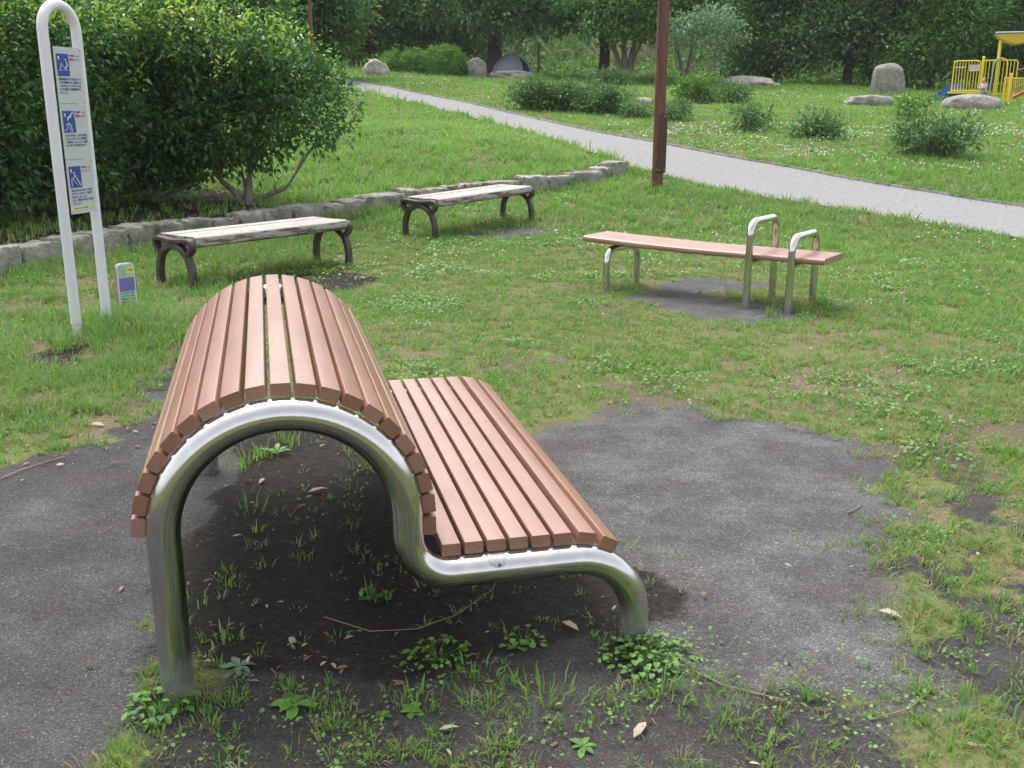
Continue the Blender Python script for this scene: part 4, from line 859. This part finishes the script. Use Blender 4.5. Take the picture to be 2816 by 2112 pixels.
tree(855, 51, 125, [(860, 40, 80, 40, 0), (800, 80, 45, 35, -.5), (910, 75, 45, 30, 0), (860, -20, 90, 40, 0), (930, 110, 30, 14, -.5)], 'light green layered maple with thin pale stems above the clipped shrubs', 'tree_mid', 'pale_bark', tw=6, n=900, flat=.3, stems=[(-.5, 0, 1), (.3, 0, .8)], seed=6)
tree(770, 50, 150, [(770, 80, 34, 45, 0), (785, 40, 35, 30, 0)], 'slender tree with reddish orange leaf tips at the far end of the path', 'redleaf', tw=5, n=320, seed=7, stems=[(-.3, 0, 1), (.3, 0, .8)], L=.17)
tree(1830, 50, 188, [(1820, 60, 120, 60, 0), (1740, 100, 70, 50, -.5), (1900, 100, 80, 55, 0), (1830, -40, 150, 80, 1)], 'broad dense tree with a leaning trunk behind the standing stone', 'tree_dark', tw=20, n=1300, seed=8, L=.22, rc=.4, fork=.35)
tree(1660, 52, 180, [(1660, 60, 90, 60, 0), (1640, 125, 80, 35, -.8), (1680, -40, 120, 80, 1)], 'dark dense tree behind the long low rock', 'tree_dark', tw=14, n=1100, seed=9, L=.22, rc=.4, fork=.35)
tree(2010, 48, 195, [(2010, 90, 80, 60, 0), (2060, 40, 90, 60, 0), (1960, 130, 60, 45, -.5), (2030, -50, 130, 80, 1)], 'dense green tree between the standing stone and the play structure', 'tree_mid', tw=16, n=1300, seed=10, L=.22, rc=.4, fork=.35)
tree(2180, 50, 195, [(2170, 70, 100, 70, 0), (2140, 130, 80, 45, 0), (2190, -50, 130, 80, 1)], 'dense green tree behind the yellow play structure', 'tree_dark', tw=16, n=1200, seed=11, L=.22, rc=.4, fork=.35)
tree(1930, 54, 195, [(1925, 30, 100, 80, 0), (1930, 120, 80, 50, 0), (1920, -80, 120, 70, 1)], 'mid green tree filling the gap above the standing stone', 'tree_mid', tw=14, n=1000, seed=12, L=.24, rc=.42, fork=.35)
tree(970, 56, 140, [(960, 40, 90, 60, 0), (985, 110, 70, 32, 0), (960, -60, 120, 70, 0)], 'very dark tree with a black trunk behind the clipped shrubs', 'tree_dark', tw=14, n=900, seed=13, L=.22, rc=.4)
tree(700, 40, 120, [(690, 20, 90, 60, 0), (640, -40, 110, 60, 0), (720, 90, 50, 40, 0)], 'dark tree behind the hedge beside the slim reddish pole', 'tree_dark', tw=10, n=900, seed=14, L=.2, rc=.36)
tree(520, 34, 110, [(520, 10, 100, 55, 0), (430, -30, 110, 70, 0), (500, -110, 120, 60, 0)], 'dark tree rising behind the middle of the hedge', 'tree_mid', tw=12, n=1000, seed=15, L=.18, rc=.34)
tree(300, 30, 110, [(310, -10, 110, 70, 0), (200, -40, 120, 80, 0), (300, -120, 120, 60, 0)], 'dark tree rising behind the hedge near the white sign', 'tree_dark', tw=12, n=1000, seed=16, L=.17, rc=.32)
tree(40, 26, 110, [(40, -30, 130, 90, 0), (60, 60, 100, 60, 1)], 'dark tree at the upper left corner behind the hedge', 'tree_dark', tw=14, n=1000, seed=17, L=.16, rc=.30)

# far wood behind the row of trees: one mass
def far_wood():
    n = 90000; x = rng.uniform(-75, 75, n); y = rng.uniform(62, 100, n); zt = 5 + 9 * fbm(x, y, 7, 3, 60)
    z = g0(x, y) + zt * rng.random(n) ** .85
    cl = fbm(x, z * 1.3, 3.0, 3, 61) + .12 * (rng.random(n) - .5); keep = cl > .36; x, y, z, cl = x[keep], y[keep], z[keep], cl[keep]; n = len(x)
    P = np.stack([x, y, z], 1); D = rdir(n) + np.array([0, -.3, 0]); N = rng.normal(size=(n, 3)) * .5 + np.array([0, -.3, 1]); L = rng.uniform(.35, .8, n)
    V, F, t = leaves(P, D, N, L, L * .6, np.clip((cl - .4) * 3 + .2 * rng.random(n), 0, 1)); o = add('far_wood', np_mesh('far_wood', V, F, M['tree_mid'], t)); tag(o, 'dark mass of far woodland closing off the meadow', 'woodland', None, 'stuff')
    n = 26000; x = rng.uniform(-60, 60, n); y = rng.uniform(52, 58, n); h = 1.8 * fbm(x, y, 2.5, 3, 62); z = g0(x, y) + h * rng.random(n)
    P = np.stack([x, y, z], 1); L = rng.uniform(.12, .3, n); V, F, t = leaves(P, rdir(n, .4), rng.normal(size=(n, 3)) * .5 + np.array([0, 0, 1]), L, L * .5, rng.random(n)); o = add('undergrowth', np_mesh('undergrowth', V, F, M['tree_mid'], t)); tag(o, 'low leafy undergrowth along the foot of the far trees', 'undergrowth', None, 'stuff')
far_wood()

# ------------------------------------------------------------------ grass, clover, litter
def blades(x, y, h, w_, lean, bend, az, tint, zoff=0):
    n = len(x); z = g(x, y) - .004; d = np.stack([np.cos(az), np.sin(az)], 1); s = np.stack([-np.sin(az), np.cos(az)], 1)
    k = rng.uniform(-1, 1, n)[:, None]; s = unit(np.concatenate([s + d * k * .8, np.zeros((n, 1))], 1)); d3 = np.concatenate([d, np.zeros((n, 1))], 1); B = np.stack([x, y, z], 1); up = np.array([0, 0, 1.])
    h_ = h[:, None]; l = lean[:, None]; b = bend[:, None]; W = w_[:, None]
    m1 = B + up * h_ * .5 * np.cos(l * .6) + d3 * h_ * .5 * np.sin(l * .6); t1 = m1 + up * h_ * .5 * np.cos(l + b) + d3 * h_ * .5 * np.sin(l + b)
    V = np.stack([B - s * W * .5, B + s * W * .5, m1 + s * W * .42, m1 - s * W * .42, t1], 1).reshape(-1, 3); i = np.arange(n)[:, None] * 5
    F = np.concatenate([i + [0, 1, 2], i + [0, 2, 3], i + [3, 2, 4]]); return V, F, np.repeat(tint, 5)
def grass_amount(x, y):
    gr, so, wo_ = masks(x, y); a = (1 - gr) * (1 - .93 * so) * (1 - wo_ * (1 - .9 * sstep(.50, .60, fbm(x, y, .17, 3, 77)))); a = np.maximum(a, .35 * sstep(.60, .68, fbm(x, y, .12, 2, 78)) * gr * sstep(.25, .05, np.abs(poly_sd(x, y, D_RIGHT)))); a *= (poly_sd(x, y, PATHP) > .02); wd = line_sd(x, y, WALL); s = poly_sd(x, y, BANK)
    a *= ~((wd < .32) & (s < .05)); pat = fbm(x, y, .30, 4, 70); a *= .45 + .55 * sstep(.38, .54, pat); a *= 1 - np.where(x < -1, .8, .6) * np.clip(thatch(x, y), 0, 1)
    return np.clip(a, 0, 1)
def grass_height(x, y):
    h = .028 + .035 * fbm(x, y, .5, 3, 71); s = poly_sd(x, y, BANK); onbank = (s < 0)
    h = h * (1 + 1.3 * sstep(-1.7, -2.5, x) * sstep(4.6, 5.5, y)) * (1 + .5 * sstep(2.2, 3.5, x)); h = np.where(onbank, .07 + .10 * fbm(x, y, .9, 3, 72), h)
    h += .09 * sstep(.55, .05, np.abs(s)) * (~onbank) * sstep(.3, .6, fbm(x, y, .3, 3, 73)) * (y > 8)
    h += .10 * np.exp(-((x + 2.95) ** 2 + (y - 7.15) ** 2) / .35) + .06 * sstep(1.2, .2, np.hypot(x - 2.3, y - 17)) + .07 * np.exp(-((x - 2.3) ** 2 + (y - 8.1) ** 2) / .03)
    far = poly_sd(x, y, PATHP); h = np.where(y > 13, np.maximum(h, .05 + .05 * fbm(x, y, 1.2, 3, 74)), h); h += .12 * sstep(.35, 0, np.abs(far)) * (y > 17) * onbank
    h += .22 * sstep(43, 49, y) * fbm(x, y, 2, 2, 75); h += .04 * sstep(11, 15, y) * (~onbank) * (y < 20)
    return h
def grass_tint(x, y, n):
    t = .30 + .55 * fbm(x, y, 1.6, 3, 76); t = t + .12 * sstep(14, 22, y) + .16 * (poly_sd(x, y, BANK) < 0)
    worn = sstep(3.6, 1.6, np.abs(x - 1.5)) * (y < 11); t = t - .06 * worn
    t = t + rng.normal(size=n) * .13; dead = rng.random(n) < .10 + .10 * worn; return np.clip(np.where(dead, rng.uniform(0, .12, n), t), 0, 1)
def scatter(n, y0, y1, margin=1.2):
    x = rng.uniform(-1, 1, n * 2); y = rng.uniform(y0, y1, n * 2); hw = y * .56 + margin; hmax = y1 * .56 + margin; k = rng.random(n * 2) < hw / hmax; x = x[k] * hw[k]; y = y[k]; return x[:n], y[:n]
GV, GF, GT = [], [], []; goff = 0
def push(V, F, T):
    global goff
    GV.append(V.astype(np.float32)); GF.append(F + goff); GT.append(T); goff += len(V)
for y0, y1, dens, wd, tuft, hk in ((1.3, 3.6, 11000, .0036, 9, .95), (3.6, 6, 8500, .0044, 9, .95), (6, 9, 5200, .0058, 9, 1.0), (9, 13, 2900, .008, 8, 1.05), (13, 20, 1500, .012, 7, 1.1), (20, 30, 560, .020, 6, 1.1), (30, 52, 190, .032, 5, 1.2)):
    area = (y1 - y0) * ((y0 + y1) * .56 + 2.4); nt_ = int(area * dens / tuft); cx, cy = scatter(nt_, y0, y1)
    a = grass_amount(cx, cy); keep = rng.random(len(cx)) < a; cx, cy = cx[keep], cy[keep]; n = len(cx)
    tr = (.012 + .02 * rng.random(n)) * (1 + y0 * .12); az0 = rng.uniform(0, 6.28, (n, tuft)); rr_ = rng.random((n, tuft)) ** .5 * tr[:, None]
    x = (cx[:, None] + np.cos(az0) * rr_).ravel(); y = (cy[:, None] + np.sin(az0) * rr_).ravel(); az = (az0 + rng.normal(size=az0.shape) * .5).ravel()
    hh = grass_height(cx, cy) * rng.uniform(.55, 1.5, n); h = np.repeat(hh, tuft) * rng.uniform(.5, 1.15, n * tuft) * hk
    lean = rng.uniform(.1, 1.0, n * tuft) ** .8 * np.repeat(rng.uniform(.6, 1.35, n), tuft); bend = rng.uniform(.1, .9, n * tuft)
    w_ = wd * rng.uniform(.6, 1.5, n * tuft) * np.repeat(rng.uniform(.7, 1.4, n), tuft)
    ti = grass_tint(cx, cy, n); ti = np.clip(np.repeat(ti, tuft) + rng.normal(size=n * tuft) * .06, 0, 1)
    push(*blades(x, y, h, w_, lean, bend, az, ti))
# hand-placed long tufts where the photograph shows them
def tufts(lst):
    for px, py, h0, nb, sp in lst:
        x0, y0 = on_ground(px, py); az = rng.uniform(0, 6.28, nb); r_ = rng.random(nb) * sp
        push(*blades(x0 + np.cos(az) * r_, y0 + np.sin(az) * r_, h0 * rng.uniform(.5, 1.1, nb), rng.uniform(.004, .008, nb) * (1 + y0 * .04), rng.uniform(.05, .7, nb), rng.uniform(.1, .9, nb), az, rng.uniform(.45, .85, nb)))
tufts([(155, 735, .16, 40, .10), (235, 740, .18, 45, .10), (290, 680, .15, 50, .14), (345, 700, .12, 30, .12), (180, 720, .12, 30, .1), (420, 640, .10, 30, .10), (360, 640, .10, 25, .1), (1660, 680, .10, 40, .12), (1780, 655, .12, 45, .10), (1850, 690, .10, 35, .12), (620, 960, .10, 30, .10), (560, 985, .10, 26, .1), (530, 1010, .09, 20, .1), (1420, 415, .14, 40, .15), (1400, 412, .14, 30, .15), (1745, 1512, .09, 14, .015), (1600, 665, .06, 20, .05), (1370, 600, .08, 30, .08), (1310, 612, .08, 30, .08), (1430, 1500, .07, 40, .09), (1560, 1560, .06, 30, .1), (1180, 1540, .08, 60, .14), (1020, 1470, .07, 26, .1), (900, 1530, .07, 20, .08), (2080, 1560, .07, 60, .16), (1980, 1500, .06, 40, .12), (1650, 1620, .06, 30, .1), (2150, 1330, .06, 40, .14), (480, 1380, .07, 12, .08), (430, 1300, .09, 10, .06), (540, 1110, .1, 16, .08), (800, 1010, .08, 26, .12), (1920, 1200, .05, 30, .1), (520, 590, .08, 30, .12), (860, 520, .09, 30, .12), (960, 518, .09, 26, .1), (1150, 490, .1, 30, .1), (1350, 395, .12, 30, .12)])
V = np.concatenate(GV); F = np.concatenate(GF); T = np.concatenate(GT)
tag(add('grass', np_mesh('grass', V, F, M['grass'], T)), 'short patchy park grass with bare worn places', 'grass', None, 'stuff')
print('grass tris', len(F))
# clover: small rounded leaflets in patches
def clover():
    out = []; off = 0; VV = []; FF = []; TT = []
    for y0, y1, dens, sz in ((1.3, 5, 2600, .0058), (5, 9, 2000, .010), (9, 14, 900, .014), (14, 24, 260, .026)):
        area = (y1 - y0) * ((y0 + y1) * .56 + 2.4); x, y = scatter(int(area * dens), y0, y1); pt = fbm(x, y, .7, 3, 90)
        a = grass_amount(x, y) * sstep(.59, .72, pt) * (poly_sd(x, y, BANK) > 0); a = np.maximum(a, .42 * sstep(.52, .64, fbm(x, y, .2, 3, 91)) * (y < 2.75) * sstep(-1.0, -.85, x) * sstep(2.4, 1.6, x)); a = np.maximum(a, .9 * np.exp(-((x - .50) ** 2 + (y - 2.72) ** 2) / .012)); a *= 1 + .5 * (x > 1.5)
        k = rng.random(len(x)) < a; x, y = x[k], y[k]; n = len(x); z = g(x, y) + rng.uniform(.008, .045, n); c = np.stack([x, y, z], 1); s = sz * rng.uniform(.7, 1.3, n); az = rng.uniform(0, 6.28, n); tl = rng.normal(size=(n, 2)) * .35
        ring = []
        for q in range(6):
            a_ = az + q * math.pi / 3; r_ = s * (1.0 if q % 2 == 0 else .82); dx, dy = np.cos(a_) * r_, np.sin(a_) * r_; ring.append(c + np.stack([dx, dy, dx * tl[:, 0] + dy * tl[:, 1]], 1))
        v = np.stack(ring, 1).reshape(-1, 3); b = np.arange(n)[:, None] * 6; f = np.concatenate([b + [0, 1, 2], b + [2, 3, 4], b + [4, 5, 0], b + [0, 2, 4]])
        VV.append(v); FF.append(f + off); TT.append(np.repeat(rng.random(n), 6)); off += len(v)
    tag(add('clover', np_mesh('clover', np.concatenate(VV), np.concatenate(FF), M['clover'], np.concatenate(TT))), 'patches of low clover leaves growing in the grass', 'clover', None, 'stuff')
clover()
def octas(x, y, z, r_, m, name, label, cat, sq=.8):
    n = len(x); c = np.stack([x, y, z], 1); r_ = r_[:, None]; d = np.array([[1, 0, 0], [0, 1, 0], [-1, 0, 0], [0, -1, 0], [0, 0, sq], [0, 0, -sq]]); az = rng.uniform(0, 6.28, n)
    dd = np.tile(d, (n, 1, 1)); ca, sa = np.cos(az)[:, None], np.sin(az)[:, None]; X = dd[..., 0] * ca - dd[..., 1] * sa; Y_ = dd[..., 0] * sa + dd[..., 1] * ca; dd = np.stack([X, Y_ * rng.uniform(.6, 1, (n, 1)), dd[..., 2]], 2)
    v = (c[:, None] + dd * r_[:, None]).reshape(-1, 3); b = np.arange(n)[:, None] * 6; f = np.concatenate([b + q for q in ([0, 1, 4], [1, 2, 4], [2, 3, 4], [3, 0, 4], [1, 0, 5], [2, 1, 5], [3, 2, 5], [0, 3, 5])])
    tag(add(name, np_mesh(name, v, f, m)), label, cat, None, 'stuff')
def flowers():
    X = []; Y_ = []
    for n, x0, x1, y0, y1 in ((170, .5, 6, 9.4, 13.5), (90, 1.8, 5, 3.5, 9), (1100, 2, 13, 18.5, 25), (300, -6, 16, 26, 42), (40, -1.5, 1.5, 9.5, 14)):
        x = rng.uniform(x0, x1, n * 3); y = rng.uniform(y0, y1, n * 3); k = (rng.random(n * 3) < sstep(.42, .6, fbm(x, y, .9, 3, 95)) * grass_amount(x, y)) & (poly_sd(x, y, PATHP) > .1) & (poly_sd(x, y, BANK) > 0); X.append(x[k][:n]); Y_.append(y[k][:n])
    x = np.concatenate(X); y = np.concatenate(Y_); h = grass_height(x, y); octas(x, y, g(x, y) + h * .75 + .01, .0055 + .0009 * y * rng.uniform(.4, 1.1, len(x)), M['flower'], 'clover_flowers', 'tiny white clover flowers dotted over the grass', 'flowers')
flowers()
def pebbles():
    x, y = scatter(30000, 1.3, 9); gr, so, wo_ = masks(x, y); k = rng.random(len(x)) < np.clip(gr + .4 * so + .3 * wo_, 0, 1) * sstep(.35, .6, fbm(x, y, .4, 3, 98)); x, y = x[k], y[k]; n = len(x)
    octas(x, y, g(x, y) + .0005, .0012 + .0035 * rng.random(n) ** 5, M['pebble'], 'gravel', 'fine grey gravel grains on the bare earth', 'gravel', .55)
pebbles()
def oval(P, D, N, L, W, tint):
    D = unit(D); S = unit(np.cross(D, N)); U = np.cross(S, D); v = []
    for u, q, h in ((0, 0, .0), (.28, .42, .1), (.68, .40, .13), (1, 0, -.04), (.68, -.40, .05), (.28, -.42, .08)): v.append(P + D * (L * u)[:, None] + S * (W * q)[:, None] + U * (L * h)[:, None])
    v = np.stack(v, 1).reshape(-1, 3); b = np.arange(len(P))[:, None] * 6; return v, np.concatenate([b + [0, 1, 5], b + [1, 2, 5], b + [2, 4, 5], b + [2, 3, 4]]), np.repeat(tint, 6)
def dead_leaves(x, y, L, name, label=None, cat='leaf litter', kind='stuff'):
    n = len(x); az = rng.uniform(0, 6.28, n); D = np.stack([np.cos(az), np.sin(az), rng.uniform(-.1, .25, n)], 1); N = rng.normal(size=(n, 3)) * .25 + np.array([0, 0, 1.]); P = np.stack([x, y, g(x, y) + .006 + .012 * rng.random(n)], 1)
    V, F, t = oval(P, D, N, L, L * rng.uniform(.28, .5, n), rng.random(n)); return tag(add(name, np_mesh(name, V, F, M['dead'], t)), label, cat, None, kind)
x, y = scatter(60000, 1.4, 16); gr, so, wo_ = masks(x, y); pr = .05 + .38 * so * (1 - .4 * (y < 5.2)) + .30 * wo_ * (y < 4) + .45 * sstep(-1.3, -2.2, x) * (y > 4.4) * (y < 11.5) + .10 * (y < 3.2) - .04 * gr; pr *= sstep(.35, .65, fbm(x, y, .5, 3, 101))
k = rng.random(len(x)) < pr * .8; x, y = x[k], y[k]; dead_leaves(x, y, rng.uniform(.010, .034, len(x)) * (1 + .06 * y), 'leaf_litter', 'small dry brown leaves scattered over grass and soil')
print('litter', len(x))
for px, py, L, az, lab in ((1368, 1608, .075, 1.0, 'pale dry leaf lying nearest the bottom edge, on bare soil'), (948, 1588, .055, .1, 'small pale dry leaf lying below the seat end of the big bench'), (1948, 1340, .075, 2.6, 'large tan leaf on the gravel at the right'), (228, 925, .085, 3.0, 'whitish dry leaf on the dark gravel left of the barrel'), (1250, 1372, .07, 2.4, 'brown curled leaf beside the right foot of the big bench'), (560, 1048, .06, 1.4, 'pale leaf in the shade seen under the arch'), (665, 1068, .09, .3, 'torn whitish leaf in the shade seen under the arch')):
    x, y = on_ground(px, py); D = np.array([[math.cos(az), math.sin(az), .12]]); V, F, t = oval(np.array([[0, 0, .006]]), D, np.array([[.15, -.1, 1.]]), np.array([L]), np.array([L * .36]), np.array([.95]))
    o = add('fallen_leaf', np_mesh('fallen_leaf', V, F, M['dead'], t)); o.location = (x, y, gz(x, y)); tag(o, lab, 'dead leaf', 'large fallen leaves')
def twig(pts, r_, label):
    P = [on_ground(*p) for p in pts]; x0, y0 = P[0]; z0 = gz(x0, y0); mb = MB(); mb.tube([(a - x0, b - y0, gz(a, b) - z0 + .006 + .004 * (i % 2)) for i, (a, b) in enumerate(P)], r_, 6); o = mb.build('twig', M['twig'], None, 60); o.location = (x0, y0, z0); tag(o, label, 'twig', 'dry twigs')
twig([(2, 1038), (45, 1020), (90, 1006), (142, 992)], .003, 'thin dry twig on dark gravel at the left edge')
twig([(700, 1340), (800, 1372), (900, 1365), (985, 1335), (1062, 1280), (1090, 1230)], .0012, 'long curved dry stem in the shade under the slatted seat')
twig([(1500, 1455), (1560, 1490), (1640, 1510), (1700, 1530)], .0022, 'thin twig on gravel to the right of the big bench foot')
twig([(1830, 1112), (1850, 1105), (1856, 1098)], .003, 'short bent twig in the middle of the right gravel patch')
twig([(1880, 1560), (1960, 1545), (2010, 1500)], .0022, 'thin dry twig near the lower right grass')

# ------------------------------------------------------------------ single weeds
def weed(px, py, n, L, wr, label, m='weed', up=.35, clump=0, seed=0):
    x, y = on_ground(px, py); P = []; D = []
    if clump:
        a = rng.uniform(0, 6.28, n); q = rng.random(n) ** .5 * clump; P = np.stack([np.cos(a) * q, np.sin(a) * q, rng.uniform(.015, .07, n) * (1 - q / clump * .6)], 1); D = np.stack([np.cos(a) + rng.normal(size=n) * .8, np.sin(a) + rng.normal(size=n) * .8, rng.uniform(0, .5, n)], 1)
    else:
        a = np.arange(n) * 2.4 + rng.normal(size=n) * .2; P = np.zeros((n, 3)) + .004; D = np.stack([np.cos(a), np.sin(a), up + rng.normal(size=n) * .15], 1)
    Ls = L * rng.uniform(.6, 1.1, n); V = []; F = []; T = []; off = 0; D = unit(D); S = unit(np.cross(D, np.array([0, 0, 1.]))); U = np.cross(S, D)
    prof = ((0, .05), (.25, .5), (.5, .95), (.75, .8), (1, .05)) if not clump else ((0, .3), (.3, .9), (.6, 1), (.85, .8), (1, .2))
    for i in range(n):
        base = len(V)
        for u, wv in prof:
            c = P[i] + D[i] * Ls[i] * u - np.array([0, 0, 1]) * Ls[i] * .35 * u * u; hw = Ls[i] * wr * .5 * wv; V += [c - S[i] * hw + U[i] * hw * .35, c, c + S[i] * hw + U[i] * hw * .35]
        for j in range(len(prof) - 1):
            b = base + j * 3; F += [(b, b + 1, b + 4, b + 3), (b + 1, b + 2, b + 5, b + 4)]
        T += [rng.random()] * (3 * len(prof))
    V += [[0, 0, -.01]]; k0 = len(V) - 1; F += [(k0, i * 15, i * 15 + 1, i * 15 + 2) for i in range(n)]; T += [.5]
    V = np.array(V); V[:, 2] = np.maximum(V[:, 2], .003); o = add('weed_plant', np_mesh('weed_plant', V, F, M[m], T, True)); o.location = (x, y, gz(x, y)); tag(o, label, 'weed', 'broad-leaved weeds near the big bench')
weed(515, 1445, 13, .07, .34, 'grey-green rosette weed in the soil under the arch', 'weed_grey')
weed(632, 1532, 8, .075, .5, 'broad-leaved green weed between the arch and the bottom edge')
weed(885, 1548, 6, .05, .62, 'small round-leaved weed left of the grass strip')
weed(345, 1535, 46, .038, .5, 'leafy weed clump growing round the left foot of the big bench', clump=.085)
weed(1400, 1425, 150, .022, .9, 'dense clover clump growing round the right foot of the big bench', 'clover', clump=.13)
weed(820, 1555, 4, .04, .6, 'tiny seedling with a few round leaves near the bottom edge')
weed(1130, 1400, 30, .022, .9, 'small bright clover patch below the seat of the big bench', clump=.06)
weed(945, 1430, 46, .024, .8, 'low leafy patch in front of the big bench, middle of the frame', clump=.10)
weed(1255, 1620, 9, .05, .4, 'leafy weed at the bottom edge right of the big bench')
weed(805, 1300, 14, .025, .9, 'pale weed in the shade under the slatted seat', clump=.04)
weed(595, 985, 7, .10, .25, 'long-leaved weed seen through the arch on the left', up=.7)
weed(2020, 985, 60, .03, .8, 'clover patch at the right side of the lawn', 'clover', clump=.2)

# ------------------------------------------------------------------ humid summer air
hb = MB().box((0, 60, 21.5), (250, 250, 47)); hm = bpy.data.materials.new('haze_air'); hm.use_nodes = True; ht = hm.node_tree; ht.nodes.clear()
pv = ht.nodes.new('ShaderNodeVolumePrincipled'); pv.inputs['Color'].default_value = (.93, .96, 1, 1); pv.inputs['Density'].default_value = .0003; pv.inputs['Anisotropy'].default_value = .2
ho = ht.nodes.new('ShaderNodeOutputMaterial'); ht.links.new(pv.outputs[0], ho.inputs['Volume'])
tag(hb.build('haze', hm, None, 0), 'thin humid haze in the air over the park', 'haze', None, 'stuff')
